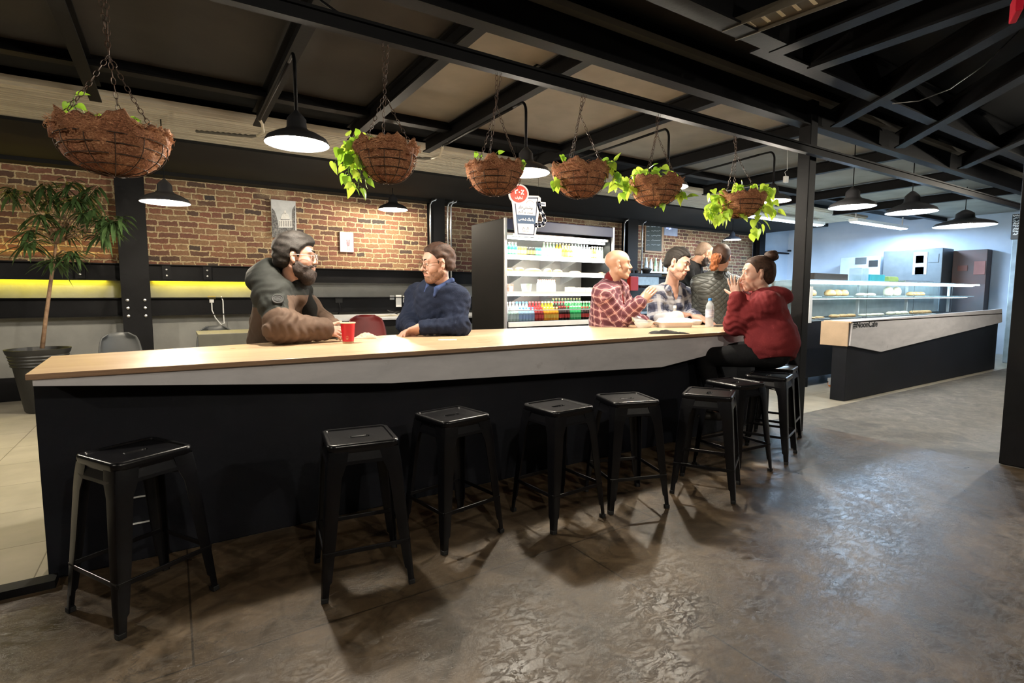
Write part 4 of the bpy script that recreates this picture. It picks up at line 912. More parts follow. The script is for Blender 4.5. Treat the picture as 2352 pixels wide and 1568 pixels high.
def heart_leaf(mb,c,d,n,L,mi=0):
    d=Vector(d).normalized(); n=Vector(n); n=(n-d*n.dot(d)).normalized(); s=d.cross(n); c=Vector(c); W=L*.72
    prof=[(-.10,.16),(-.06,.36),(.10,.50),(.30,.50),(.55,.36),(.78,.18),(1.0,0)]
    mid=[c+d*L*t-n*L*.22*t*t for t,_ in[(0,0)]+prof[1:]]; mid=[c]+[c+d*L*t-n*L*.25*t*t for t,_ in prof[2:]]
    vs=[c+n*.0]; 
    cen=[c+d*L*t-n*L*.28*max(t,0)**2 for t,_ in prof]
    Lf=[q-s*W*w_+n*L*.16*w_ for q,(t,w_) in zip(cen,prof)]; Rt=[q+s*W*w_+n*L*.16*w_ for q,(t,w_) in zip(cen,prof)]
    cen[0]=c; vs=cen+Lf+Rt; k=len(prof); fs=[]
    for i in range(k-1): fs+=[(i,k+i,k+i+1,i+1),(i,i+1,2*k+i+1,2*k+i)]
    mb.add(vs,fs,mi)
def link_chain(mb,p0,p1,L=.03,w=.0075,r=.0016,sag=0):
    p0=Vector(p0);p1=Vector(p1); d=p1-p0; n=max(2,int(d.length/(L*.78))); dd=d.normalized(); u=Vector((0,1,0)) if abs(dd.y)<.8 else Vector((1,0,0))
    a=dd.cross(u).normalized(); b=dd.cross(a)
    for i in range(n):
        c=p0+d*((i+.5)/n)+Vector((0,0,-sag*math.sin(math.pi*(i+.5)/n))); s=a if i%2 else b; s=(s+ (b if i%2 else a)*random.uniform(-.3,.3)).normalized(); h=d.length/n*.62
        pts=[c+dd*h*math.cos(t)+s*w*math.sin(t)*(1.0) for t in[2*math.pi*q/8 for q in range(8)]]
        mb.tube(pts,r,4,closed=True)
def basket(cx,rim,bot,wpx,join,topx,label,vines,leafm,seed,Y=2.575,lean=0):
    rnd=random.Random(seed); c=at(cx,rim,Y=Y); D=(c-EYE).dot(_F); R=wpx/2*D/FPX*.93; z0=at(cx,bot,Y=Y).z+.01; dep=c.z-z0
    r=thing('hanging_basket',label,'hanging basket',tuple(c)); jt=[[rnd.uniform(0,6.3) for _ in range(6)] for _ in range(2)]
    def jit(a,z): return .035*math.sin(3*a+jt[0][0]+z*20)+.03*math.sin(7*a+jt[0][1]+z*50)+.018*math.sin(17*a+jt[0][2]-z*90)+.012*math.sin(31*a+z*150)
    prof=[(R*.80,-.03),(R*.93,.010),(R*1.05,.020),(R*1.12,.0),(R*1.09,-.03),(R*1.0,-.05)]+[(R*.99*math.sqrt(max(0,1-(t)**2.3)),-.04-(dep-.04)*t) for t in(.15,.3,.45,.6,.72,.82,.9,.96,1)]
    mb=MB(); n=64
    mb.lathe(c,prof,n,jit=jit); vs=[]
    for i,v in enumerate(mb.v):
        q=Vector(v)-c; wv=.013*math.sin(5*math.atan2(q.y,q.x)+2*seed)+.010*math.sin(9*math.atan2(q.y,q.x)+seed)+.008*math.sin(23*math.atan2(q.y,q.x)) if q.z>-.03 else .004*math.sin(40*math.atan2(q.y,q.x)+q.z*120)
        vs.append((v[0],v[1],v[2]+wv))
    mb.v=vs; ln=mb.build('coir_liner',M['coir'],r,smooth=True,fix=False)
    mb=MB()
    for i in range(700):
        a=rnd.uniform(0,6.283); t=rnd.choice([rnd.uniform(0,.14),rnd.uniform(0,1)]); rad=R*(1.08 if t<.1 else math.sqrt(max(.02,1-t**2.3))*1.0); p=c+Vector((rad*math.cos(a),rad*math.sin(a),-.0-dep*t*.97+.006)); L=rnd.uniform(.015,.055)
        o=Vector((math.cos(a),math.sin(a),rnd.uniform(-.6,.8))); tg=Vector((-math.sin(a),math.cos(a),rnd.uniform(-.7,.7)))
        q=p+o*L*rnd.uniform(.05,.5)+tg*L*rnd.uniform(-1,1); s=p+(q-p)*.5+o*L*.25; mb.tube([p,s,q],[.0013,.0011,.0004],3,cap=False)
    mb.build('loose_fibres',M['fibre'],ln,fix=False)
    mb=MB()
    for t in(.02,.30,.58,.82):
        rad=R*(1.05 if t<.1 else math.sqrt(1-t**2.3)*1.02+.004); mb.tube([c+Vector((rad*math.cos(a),rad*math.sin(a),-.04-(dep-.04)*t)) for a in[2*math.pi*i/32 for i in range(32)]],.0021,5,closed=True)
    for i in range(12):
        a=2*math.pi*i/12+.1; mb.tube([c+Vector(((math.sqrt(max(0,1-t**2.3))*R*1.02+.005)*math.cos(a),(math.sqrt(max(0,1-t**2.3))*R*1.02+.005)*math.sin(a),-.04-(dep-.035)*t)) for t in(0,.2,.4,.6,.78,.9,.97,1)],.0017,4)
    mb.build('wire_frame',M['rust'],r,smooth=True)
    mb=MB(); mb.lathe(c,[(R*.86,-.028),(R*.5,-.015),(1e-4,-.018)],20); mb.build('soil',M['soil'],r,smooth=True)
    J=at(join[0],join[1],Y=Y); T=Vector((at(topx,join[1],Y=Y).x,Y,2.51))
    for i in range(3):
        a=math.radians([200,-35,80][i]); mb=MB(); link_chain(mb,J,c+Vector((R*math.cos(a),R*math.sin(a),-.01)),sag=.012); mb.build('chain',M['rust'],r,fix=False)
    mb=MB(); link_chain(mb,T+Vector((-.012,0,0)),J); link_chain(mb,T+Vector((.016,0,0)),J,sag=.004); mb.build('top_chain',M['rust'],r,fix=False)
    fo=MB(); st=MB()
    for (path,nl,L) in vines:
        pts=[]; dz=rnd.uniform(-.09,.05); D0=(at(cx,rim,Y=Y)-EYE).dot(_F)
        for i,(x,y) in enumerate(path): pts.append(at(x,y,D=D0+dz*min(1,i*.7)))
        # resample
        seg=[]; 
        for i in range(len(pts)-1):
            for t in range(4): seg.append(pts[i].lerp(pts[i+1],t/4))
        seg.append(pts[-1]); st.tube(seg,.0022,5)
        nl=int(nl*(1.35 if cx>850 else 1))
        for j in range(nl):
            t=(j+.6)/nl*(len(seg)-1); i=int(t); p=seg[i].lerp(seg[min(i+1,len(seg)-1)],t-i); od=Vector((rnd.uniform(-1,1),rnd.uniform(-1,.35),rnd.uniform(-.9,.5))).normalized(); sp=L*rnd.uniform(.35,.9); q=p+od*sp
            st.tube([p,p.lerp(q,.5)+Vector((0,0,.008)),q],.0013,4)
            toC=(EYE-q).normalized(); nn=(Vector((rnd.uniform(-.5,.5),rnd.uniform(-.5,.5),rnd.uniform(.3,1)))+toC*rnd.uniform(.3,1.1)); dd=(od*.5+Vector((rnd.uniform(-.6,.6),rnd.uniform(-.4,.4),rnd.uniform(-1,.1)))); heart_leaf(fo,q,dd,nn,L*rnd.uniform(.95,1.5),0 if rnd.random()<.5 else 1)
    st.build('vines',M['vine'],r,fix=False); fo.build('leaves',leafm,r,fix=False,smooth=True)
    return r
GL=[M['leaf'],M['leafl']]
basket(258,302,407,218,(250,125),242,'biggest coir hanging basket, nearest the camera at the far left',[([(200,300),(185,270),(172,245),(168,225)],7,.036),([(240,300),(225,275),(215,262)],5,.03),([(290,300),(285,275),(310,270)],5,.028),([(320,300),(325,285)],4,.03)],[M['leaf'],M['leaf']],1)
basket(888,338,424,136,(883,215),887,'second coir hanging basket, with pothos trailing down its left side',[([(850,338),(825,320),(805,318),(790,345)],8,.050),([(840,340),(800,360),(800,395),(812,430)],12,.050),([(845,340),(825,370),(828,400),(822,432)],10,.042),([(870,335),(855,315),(845,310)],5,.04),([(835,340),(812,335),(785,350),(778,370)],7,.05)],GL,2)
basket(1137,384,452,124,(1139,240),1146,'third coir hanging basket, just left of the cup sign, only small sprouts',[([(1140,384),(1137,365),(1140,350)],4,.036),([(1105,384),(1095,365),(1090,350)],4,.032),([(1180,384),(1190,372),(1195,362)],4,.036),([(1120,384),(1118,372)],3,.03)],[M['leaf'],M['leaf']],3)
basket(1333,388,458,124,(1332,262),1341,'fourth coir hanging basket, between the cup sign and the leafy ones',[([(1310,388),(1300,372),(1292,362)],6,.046),([(1300,392),(1280,410),(1265,425)],6,.050),([(1375,386),(1395,375),(1410,372)],7,.046),([(1380,388),(1408,395),(1412,410)],6,.046)],GL,4)
basket(1507,418,476,112,(1508,305),1511,'fifth coir hanging basket, leaves spilling left and right',[([(1470,415),(1440,410),(1415,425),(1400,432)],10,.06),([(1475,418),(1445,425),(1432,440)],8,.06),([(1490,410),(1495,395),(1515,385)],9,.058),([(1500,410),(1520,395),(1540,400)],8,.056),([(1520,415),(1520,440),(1518,465)],7,.055),([(1550,415),(1565,435),(1568,460)],7,.06),([(1480,412),(1475,398),(1460,400)],6,.056)],GL,5)
basket(1700,452,503,104,(1690,352),1686,'sixth coir hanging basket at the right, overgrown with bright pothos',[([(1670,450),(1640,460),(1625,475),(1615,490)],11,.062),([(1680,450),(1655,440),(1640,445)],9,.062),([(1690,445),(1700,430),(1720,425)],9,.06),([(1680,460),(1665,480),(1660,500)],11,.060),([(1720,448),(1750,435),(1765,430)],8,.06),([(1730,460),(1745,480),(1740,505),(1735,525)],10,.062),([(1740,450),(1765,465),(1775,485)],8,.06),([(1680,450),(1690,470),(1700,490)],10,.06),([(1650,470),(1630,480),(1640,500)],8,.055),([(1700,450),(1670,455),(1660,470)],9,.062)],[M['leafl'],M['leafl'],M['leaf']],6)
# ================================================================== potted tree
pc=at(88,800,Y=7.7); pot=thing('potted_tree','tall potted tree with long drooping leaves in a ribbed black pot, at the far left','potted tree',(pc.x,7.7,0))
h=pc.z; mb=MB(); mb.lathe((pc.x,7.7,0),[(.01,.0),(.14,.0),(.155,.02),(.225,h*.72),(.245,h*.74),(.24,h*.76),(.25,h*.79),(.245,h*.81),(.257,h*.84),(.252,h*.86),(.265,h*.89),(.26,h*.91),(.275,h*.94),(.285,h),(.265,h),(.25,h-.06),(.01,h-.06)],40); mb.build('pot',mat('ribbed_black_pot',(.018,.018,.018),.5),pot,smooth='auto',fix=False)
MB().lathe((pc.x,7.7,0),[(.25,h-.05),(.12,h-.035),(1e-4,h-.04)],24).build('soil',M['soil'],pot)
tp=[at(x,y,Y=7.7+dy) for x,y,dy in[(97,800,0),(104,740,.02),(112,680,0),(119,630,-.03),(125,590,-.03),(128,560,0)]]
mb=MB(); mb.tube(tp,[.022,.019,.018,.017,.015,.012],10)
CL=[(62,530,.1,16),(95,490,0,16),(128,600,-.2,14),(165,585,-.25,16),(150,520,.1,14),(120,450,.2,16),(60,440,.3,14),(180,450,.0,18),(210,480,-.1,20),(245,500,-.3,22),(275,505,-.45,22),(245,540,-.3,14),(160,415,.1,16),(200,440,.1,16),(100,420,.2,12),(20,430,.3,12),(60,560,-.1,12),(225,425,0,12)]
lf=MB(); rt=random.Random(3)
for (x,y,dy,nn) in CL:
    e=at(x,y,Y=7.5+dy); s=tp[-1] if y<570 else tp[-2]; mid=s.lerp(e,.5)+Vector((0,0,.06)); mb.tube([s,mid,e],[.010,.007,.004],6)
    for j in range(int(nn*1.9)):
        a=rt.uniform(0,6.28); el=rt.uniform(-.9,.35); d=Vector((math.cos(a)*math.cos(el),math.sin(a)*math.cos(el),math.sin(el))); L=rt.uniform(.13,.25); n=Vector((0,0,1)); sd=d.cross(n).normalized(); w=L*.085; p=e+Vector((rt.uniform(-.04,.04),)*3)+ (mid-e)*rt.uniform(0,.3)
        cen=[p+d*L*t+Vector((0,0,-L*.45*t*t)) for t in(0,.25,.5,.75,1)]; ws=[.15,.8,1,.65,0]; vs=cen+[q-sd*w*k_+Vector((0,0,w*.4*k_)) for q,k_ in zip(cen,ws)]+[q+sd*w*k_+Vector((0,0,w*.4*k_)) for q,k_ in zip(cen,ws)]
        lf.add(vs,[f for i in range(4) for f in((i,5+i,6+i,i+1),(i,i+1,11+i,10+i))])
mb.build('trunk',M['bark'],pot,smooth=True); lf.build('leaves',M['tleaf'],pot,fix=False,smooth=True)
# ================================================================== drinks fridge
FX0,FX1,FYF,FYB=3.29,5.02,5.3,6.12; ft=2.18
fr=thing('open_fridge','tall open-front display fridge with black sides and lit shelves of drinks','fridge',((FX0+FX1)/2,5.7,0))
M['fridgeblack']=mat('black_fridge_side',(.008,.007,.007),.6,c2=(.005,.005,.005),ns=3,spec=.15); M['alu']=mat('aluminium_trim',(.5,.51,.53),.35,.6); M['inner']=mat('grey_fridge_lining',(.46,.44,.41),.35,.5,c2=(.36,.34,.32),ns=5,bs=.1,bscale=12)
MB().box((FX0,FYF+.03,.0),(FX0+.05,FYB,ft)).build('side_panel',M['fridgeblack'],fr,bevel=.008); MB().box((FX1-.05,FYF+.03,0),(FX1,FYB,ft)).build('side_panel',M['fridgeblack'],fr,bevel=.008)
for x in(FX0,FX1-.035): MB().box((x,FYF,0),(x+.035,FYF+.03,ft+.004)).build('edge_trim',M['alu'],fr,bevel=.006)
MB().box((FX0+.05,FYB-.2,.3),(FX1-.05,FYB-.02,ft-.1)).build('back_lining',M['inner'],fr)
MB().box((FX0+.03,FYF,ft-.13),(FX1-.03,FYF+.03,ft-.01)).box((FX0+.04,FYF+.03,ft-.05),(FX1-.04,FYB,ft)).build('header_panel',mat('navy_header',(.025,.03,.075),.4),fr,bevel=.004)
MB().box((FX0+.05,FYF+.06,ft-.19),(FX1-.05,FYF+.26,ft-.16)).build('canopy',M['steel'],fr)
zs=lambda y,yy=5.42: at(1180,y,Y=yy).z
S1,S2,S3,S4=zs(586),zs(624),zs(671),zs(738)
MB().box((FX0+.05,FYF,0),(FX1-.05,FYF+.02,S4-.06)).box((FX0+.05,FYF+.02,.3),(FX1-.05,FYB-.2,S4)).build('base_panel',M['fridgeblack'],fr)
MB().box((FX0+.05,FYF-.012,S4-.06),(FX1-.05,FYF+.012,S4-.0)).build('bumper_lip',M['white'],fr,bevel=.004)
MB().box((FX0+.05,FYF+.0,S4+.002),(FX1-.05,FYF+.006,S4+.13)).build('front_glass',M['glass'],fr)
MB().box((FX0+.05,FYF-.003,S4+.13),(FX1-.05,FYF+.009,S4+.142)).build('glass_rail',M['alu'],fr)
em=bulb_m('fridge_tube',(.95,1,.97),9)
for z in(S1,S2,S3):
    sh=MB().box((FX0+.05,5.42,z-.012),(FX1-.05,FYB-.2,z)).box((FX0+.05,5.41,z-.02),(FX1-.05,5.42,z+.012)).build('shelf',M['white'],fr)
    for bx in(FX0+.44,FX0+.94,FX0+1.3): MB().prism([(5.5,z-.012),(FYB-.2,z-.012),(FYB-.2,z-.14),(FYB-.24,z-.13)],lambda p,bx=bx:(bx,p[0],p[1]),lambda p,bx=bx:(bx+.008,p[0],p[1])).build('bracket',M['alu'],sh)
    MB().box((FX0+.06,5.43,z-.045),(FX1-.06,5.455,z-.022)).build('tube_light',em,sh)
    light('fridge_light',((FX0+FX1)/2,5.47,z-.05),15,(.96,1,.95),.05,'AREA',(math.radians(-18),0,0),(1.55,.05))
MB().box((FX0+.08,5.40,ft-.225),(FX1-.08,5.43,ft-.2)).build('tube_light',em,fr)
light('fridge_light',((FX0+FX1)/2,5.45,ft-.24),22,(1,1,.9),.05,'AREA',(math.radians(-15),0,0),(1.55,.05))
# drinks
BC={}
def liquid(n,c,cap,lab=(.8,.8,.78)):
    BC[n]=(mat(n+'_drink',c,.12,c2=c,spec=.6),mat(n+'_cap',cap,.4,c2=cap),mat(n+'_label',lab,.5,c2=lab))
liquid('green',(.03,.42,.13),(.9,.95,.9),(.25,.75,.35)); liquid('yellow',(.75,.55,.05),(.9,.9,.8),(.9,.8,.3)); liquid('black',(.03,.03,.03),(.9,.8,.1),(.85,.75,.1)); liquid('pink',(.75,.25,.45),(.9,.9,.9),(.95,.7,.8)); liquid('lilac',(.42,.35,.6),(.9,.9,.9),(.75,.7,.85)); liquid('orange',(.9,.36,.02),(.95,.7,.3),(.95,.6,.1)); liquid('pale_green',(.45,.7,.45),(.9,.95,.8),(.8,.9,.7)); liquid('clear',(.62,.75,.75),(.8,.85,.9),(.75,.85,.9)); liquid('blue',(.45,.62,.85),(.1,.35,.8),(.4,.55,.9)); liquid('red',(.35,.03,.03),(.8,.1,.1),(.75,.08,.08)); liquid('cola',(.03,.012,.01),(.7,.05,.05),(.6,.04,.04)); liquid('dark_green',(.02,.16,.05),(.8,.75,.4),(.6,.7,.4)); liquid('white',(.8,.8,.76),(.85,.3,.2),(.85,.83,.78))
PROTO={}
def bottle(kind,style,loc,label,group,s=1):
    key=(kind,style)
    if key not in PROTO:
        r=thing('bottle','x','bottle'); a,b,c=BC[kind]; R=.023
        pf={'tall':[(.001,0),(R,.003),(R,.09),(R*.9,.115),(.010,.15),(.0095,.165)],'can':[(.001,0),(R*.95,.002),(R,.01),(R,.11),(R*.85,.12),(.001,.12)],'fat':[(.001,0),(R*1.15,.004),(R*1.15,.10),(R*.8,.13),(.011,.145),(.011,.155)]}[style]
        MB().lathe((0,0,0),pf,14).build('bottle_body',a,r,smooth='auto',fix=False); top=pf[-1][1]
        if style!='can': MB().lathe((0,0,0),[(.001,top),(.0125,top-.002),(.0125,top+.014),(.001,top+.015)],10).build('cap',b,r,smooth='auto',fix=False)
        rr_=pf[1][0]+.0006 if style!='can' else R+.0005; MB().lathe((0,0,0),[(rr_,.03),(rr_,.078)],14).build('wrap_label',c,r,smooth='auto',fix=False)
        PROTO[key]=[r,False]
    r,used=PROTO[key]
    if used: r=copy_tree(r)
    PROTO[key][1]=True
    r.location=loc; r.scale=(s,s,s); r['label']=label; r['group']=group; return r
def row(seq,x0,dx,Y,z,shelf,style,s):
    x=x0
    for kind,n,*st in seq:
        for i in range(n):
            sty=st[0] if st else style
            wd={'can':'can','tall':'slim bottle','fat':'wide bottle'}[sty]
            nm=kind.replace('_',' '); bottle(kind,sty,(x,Y,z),f'{nm} coloured {wd} of drink {shelf}',f'{nm} {wd}s {shelf}',s); x+=dx
row([('green',5,'fat'),('yellow',3,'can'),('black',3,'can'),('green',2,'can'),('pink',3,'can'),('pale_green',2,'can'),('lilac',2,'can'),('orange',2,'fat'),('yellow',2,'fat'),('pale_green',3,'fat'),('clear',4,'fat'),('yellow',2,'tall'),('pale_green',3,'tall')],FX0+.09,.0455,5.49,S1,'on the top fridge shelf, front','can',.95)
row([('pale_green',4,'tall'),('yellow',5,'tall'),('clear',6,'tall')],FX0+.78,.052,5.60,S1,'on the top fridge shelf, back','tall',1.12)
row([('clear',4,'fat'),('blue',5,'fat'),('red',3,'fat'),('orange',5,'fat'),('cola',4,'tall'),('green',4,'tall'),('cola',3,'fat'),('dark_green',6,'tall')],FX0+.09,.047,5.40,S4,'at the fridge bottom, front','fat',1.0)
row([('clear',4,'tall'),('blue',4,'tall'),('red',4,'tall'),('orange',4,'tall'),('cola',4,'tall'),('dark_green',12,'tall')],FX0+.10,.049,5.50,S4+.03,'at the fridge bottom, second row','tall',1.15)
MB().box((FX0+.05,5.46,S4),(FX1-.05,5.58,S4+.03)).box((FX0+.05,5.58,S4),(FX1-.05,5.7,S4+.07)).build('bottle_step',M['white'],fr)
row([('dark_green',10,'tall')],FX0+.95,.05,5.62,S4+.07,'at the fridge bottom, back row','tall',1.15)
row([('white',9,'tall')],FX0+.62,.032,5.50,S3,'on the third fridge shelf','tall',.9)
# bread, tubs, packs
BRD=mat('golden_bread',(.62,.38,.17),.7,c2=(.45,.25,.10),ns=20,bs=.2); CR=mat('cream_bread',(.78,.66,.46),.8,c2=(.65,.5,.32),ns=16)
def bun(x,y,z,lx,ly,h,label,group,name='bread_roll',m=None,rz=0):
    pr=[]; mb=MB(); n=20; R=Matrix.Rotation(rz,3,'Z')
    rings=[]
    for (s,zz) in[(.55,0),(.9,.12),(1,.35),(.93,.62),(.7,.86),(.35,.98),(.02,1)]: rings.append([Vector((x,y,z))+R@Vector((lx/2*s*math.cos(a)*(1+.04*math.sin(5*a)),ly/2*s*math.sin(a),h*zz)) for a in[2*math.pi*i/n for i in range(n)]])
    mb.loops(rings,capend=True); mb.add([v for v in rings[0]],[tuple(range(n))]); o=mb.build(name,m or BRD,smooth=True,fix=False); return tag(o,label,'bread',group)
for px,wd,dp,h,l in[(1170,.10,.1,.05,'half loaf at the left end of the second fridge shelf'),(1193,.12,.12,.062,'round bun left of the long loaf on the second fridge shelf'),(1225,.24,.11,.055,'long sandwich loaf on the second fridge shelf'),(1258,.11,.11,.06,'round bun right of the long loaf on the second fridge shelf'),(1281,.14,.10,.048,'oval roll in the middle of the second fridge shelf'),(1321,.20,.10,.035,'flat baguette alone on the second fridge shelf'),(1386,.17,.10,.034,'flat baguette at the right of the second fridge shelf, by the bald head')]:
    bun(at(px,620,Y=5.5).x,5.5,S2,wd,dp,h,l,'bread on the second fridge shelf')
p=at(1209,671,Y=5.5); t=thing('plastic_tub','clear plastic tub with green print on the third fridge shelf','tub',(p.x,5.5,S3)); MB().lathe((p.x,5.5,S3),[(.001,0),(.055,0),(.07,.10),(.073,.105),(.001,.107)],24).build('tub_body',mat('milky_tub',(.75,.85,.75),.3,c2=(.35,.75,.45),ns=14),t,smooth='auto')
for i,(px,w_,h_,c,l) in enumerate([(1170,.07,.10,(.8,.25,.15),'red and white snack pot at the left end of the third fridge shelf'),(1310,.10,.07,(.75,.68,.4),'pale sandwich box right of the white bottles in the fridge'),(1333,.11,.065,(.6,.4,.18),'brown sandwich box in the middle of the third fridge shelf'),(1355,.09,.065,(.66,.5,.25),'tan sandwich box beside the bald man on the third fridge shelf')]):
    x=at(px,671,Y=5.5).x; t=thing('food_box',l,'food box',(x,5.5,S3)); MB().box((x-w_/2,5.46,S3),(x+w_/2,5.56,S3+h_)).build('box_body',mat('food_box_card',c,.4,c2=(.8,.75,.65),ns=14),t,bevel=.004); MB().box((x-w_/2+.012,5.4585,S3+.012),(x+w_/2-.012,5.46,S3+h_-.02)).build('box_window',M['paper'],t)
# ================================================================== cup shaped discount sign
F_={'ا':(0xFE8D,0),'ب':(0xFE8F,1),'ت':(0xFE95,1),'خ':(0xFEA5,1),'د':(0xFEA9,0),'ر':(0xFEAD,0),'س':(0xFEB1,1),'ش':(0xFEB5,1),'ص':(0xFEB9,1),'ف':(0xFED1,1),'گ':(0xFB92,1),'م':(0xFEE1,1),'ن':(0xFEE5,1),'ه':(0xFEE9,1),'و':(0xFEED,0),'ی':(0xFBFC,1)}
def fa(s):
    out=[]
    for i,ch in enumerate(s):
        if ch not in F_:
            if ch!='|': out.append(ch)
            continue
        base,dual=F_[ch]; pj=i>0 and s[i-1] in F_ and F_[s[i-1]][1]; nj=dual and i+1<len(s) and s[i+1] in F_
        out.append(chr(base+(3 if pj and nj else 2 if nj else 1 if pj else 0)))
    return ''.join(reversed(out))
def text_mesh(s,name,m,parent,mw,width=None,height=None,bold=0,ext=.0006):
    """mw: 4x4 placing the text (x right, y up, z out), centred"""
    c=bpy.data.curves.new(name,'FONT'); c.body=s; c.size=1; c.offset=bold; c.extrude=0; c.resolution_u=3
    o=bpy.data.objects.new(name,c); COL.objects.link(o); bpy.context.view_layer.update(); dg=bpy.context.evaluated_depsgraph_get()
    me=bpy.data.meshes.new_from_object(o.evaluated_get(dg)); bpy.data.objects.remove(o); bpy.data.curves.remove(c)
    n=len(me.vertices); co=np.empty(n*3); me.vertices.foreach_get('co',co); co=co.reshape(-1,3)
    lo,hi=co.min(0),co.max(0); sc=[1,1]
    if width: sc[0]=width/(hi[0]-lo[0]); sc[1]=sc[0]
    if height: sc[1]=height/(hi[1]-lo[1]); 
    if height and not width: sc[0]=sc[1]
    co[:,0]=(co[:,0]-(lo[0]+hi[0])/2)*sc[0]; co[:,1]=(co[:,1]-(lo[1]+hi[1])/2)*sc[1]
    w4=np.array(mw); co=co@w4[:3,:3].T+w4[:3,3]; me.vertices.foreach_set('co',co.ravel()); me.materials.clear(); me.materials.append(m); me.update(); me.name=name
    ob=bpy.data.objects.new(name,me); COL.objects.link(ob); adopt(ob,parent); return ob
def facing(p,R=None):  # plane facing -Y
    return Matrix(((1,0,0,p[0]),(0,0,-1,p[1]),(0,1,0,p[2]),(0,0,0,1)))
SY=5.12; P_=lambda x,y,dy=0: Vector((at(x,y,Y=SY).x,SY-dy,at(x,y,Y=SY).z))
sg=thing('cup_sign','flat cup-shaped sign with Persian lettering and a red discount circle above the fridge','sign',tuple(P_(1205,545)))
NV=mat('navy_print',(.02,.03,.07),.5,c2=(.02,.03,.07)); BAND=mat('blue_band_print',(.02,.06,.14),.5,c2=(.02,.06,.14)); RED=mat('red_print',(.72,.06,.03),.5,c2=(.7,.055,.03)); CARD=mat('white_board',(.68,.66,.68),.5,c2=(.64,.62,.64))
def plate(pts,y0,y1,m,name,par):
    v=[P_(*p) for p in pts]; mb=MB(); mb.prism(v,lambda p:(p.x,SY-y0,p.z),lambda p:(p.x,SY-y1,p.z)); return mb.build(name,m,par)
def arc(cx,cy,r,a0,a1,n=16,ry=None): return [(cx+r*math.cos(math.radians(a0+(a1-a0)*i/n)),cy-(ry or r)*math.sin(math.radians(a0+(a1-a0)*i/n))) for i in range(n+1)]
body=[(1174,462),(1207,449),(1236,450),(1241,455),(1241,462),(1229,541),(1225,545),(1186,543),(1182,539),(1176,470)]
plate(body,0,.010,CARD,'board',sg)
def strip(pts,w,y0,y1,m,name,closed=False):
    mb=MB(); n=len(pts)
    for i in range(n if closed else n-1):
        a=P_(*pts[i]); b=P_(*pts[(i+1)%n]); d=(b-a).normalized(); s=Vector((d.z,0,-d.x))*w/2; e=d*w/2*.9
        q=[a-e-s,b+e-s,b+e+s,a-e+s]; mb.prism(q,lambda p:(p.x,SY-y0,p.z),lambda p:(p.x,SY-y1,p.z))
    return mb.build(name,m,sg)
HD=[(1237,471),(1240,482),(1247,495),(1250,506),(1246,514),(1238,517),(1229,517)]
strip([(1236,468)]+HD,.050,0,.010,CARD,'handle_board'); strip([(1234,468),(1249,469)],.046,0,.010,CARD,'handle_board')
strip(HD,.014,.010,.0112,NV,'handle_outline'); strip([(1236,468),(1249,469)],.012,.010,.0112,NV,'handle_outline')
strip([(1181,455),(1234,455),(1225,539),(1189,537)],.012,.010,.0112,NV,'cup_outline',True)
plate([(1184,493),(1230,495),(1228,515),(1186,513)],.010,.0114,BAND,'blue_band',sg)
ci=arc(1190,446,23,0,360,28); plate(ci[:-1],.004,.014,CARD,'circle_board',sg); ci=arc(1190,446,19.5,0,360,28); plate(ci[:-1],.014,.016,RED,'red_circle',sg)
WHT=mat('white_print',(.9,.9,.9),.5,c2=(.9,.9,.9))
def stext(s,x,y,w,m,dy,bold=.01,h=None):
    p=P_(x,y); return text_mesh(s,'lettering',m,sg,facing((p.x,SY-dy,p.z)),width=w*.0052,height=h*.0052 if h else None,bold=bold)
stext('۲۰٪',1191,441,26,WHT,.0165,.03,11); stext(fa('تخفیف'),1190,455,20,WHT,.0165,.02,8)
stext(fa('نوشیدنی|های'),1206,477,38,NV,.0113,.01,9); stext(fa('سرد و گرم'),1206,488,38,NV,.0113,.012,8); stext(fa('با ماگ شخصی'),1207,504,40,WHT,.0118,.02,9)
strip(arc(1216,470,9,20,160,8),.003,.010,.0112,RED,'red_arc'); stext('NOON  CAFE',1206,531,16,NV,.0113,0,3)
strip([(1199,528),(1201,522),(1204,526)],.004,.010,.0112,NV,'logo_mark'); strip([(1209,528),(1211,521),(1214,527)],.004,.010,.0112,NV,'logo_mark')
mb=MB(); 
for x in(1186,1236): a=P_(x,452); mb.tube([(a.x,SY-.005,a.z),(a.x,SY-.005,3.0)],.0015,5)
mb.build('hanging_wire',M['black'],sg)
# ================================================================== things on the bar
ZB=.97
def on(x,y,z=ZB): return at(x,y,Z=z)
p=on(800,788); cup=thing('paper_cup','red paper coffee cup standing on the bar beside the bearded man','cup',tuple(p)); s=1.0
MB().lathe(p,[(.001,.0),(.036,.0),(.036,.016)],32).lathe(p,[(.036,.016),(.0355,.004)],32).build('kraft_base',mat('kraft_paper',(.45,.27,.14),.7),cup,smooth='auto')
MB().lathe(p,[(.0365,.014),(.0475,.132)],32).build('red_sleeve',mat('red_cup_paper',(.62,.012,.028),.4,c2=(.56,.01,.024)),cup,smooth='auto')
MB().lathe(p,[(.0475,.132),(.05,.134),(.0515,.137),(.05,.141),(.047,.139),(.045,.12),(.001,.12)],32).build('rim',mat('cream_rim',(.75,.62,.45),.6),cup,smooth='auto')
d=(EYE-p); d.z=0; d.normalize(); sdv=Vector((0,0,1)).cross(d)
mb=MB()
for i,(u,v_,w_) in enumerate([(-.012,.045,.006),(-.006,.050,.006),(0,.045,.006),(-.006,.036,.016),(-.006,.030,.012)]): mb.cbox(p+d*.0415+sdv*u+Vector((0,0,v_)),(.002,w_,.003),R=Matrix((d,sdv,Vector((0,0,1)))).transposed())
mb.build('printed_mark',mat('gold_print',(.75,.35,.2),.5),cup)
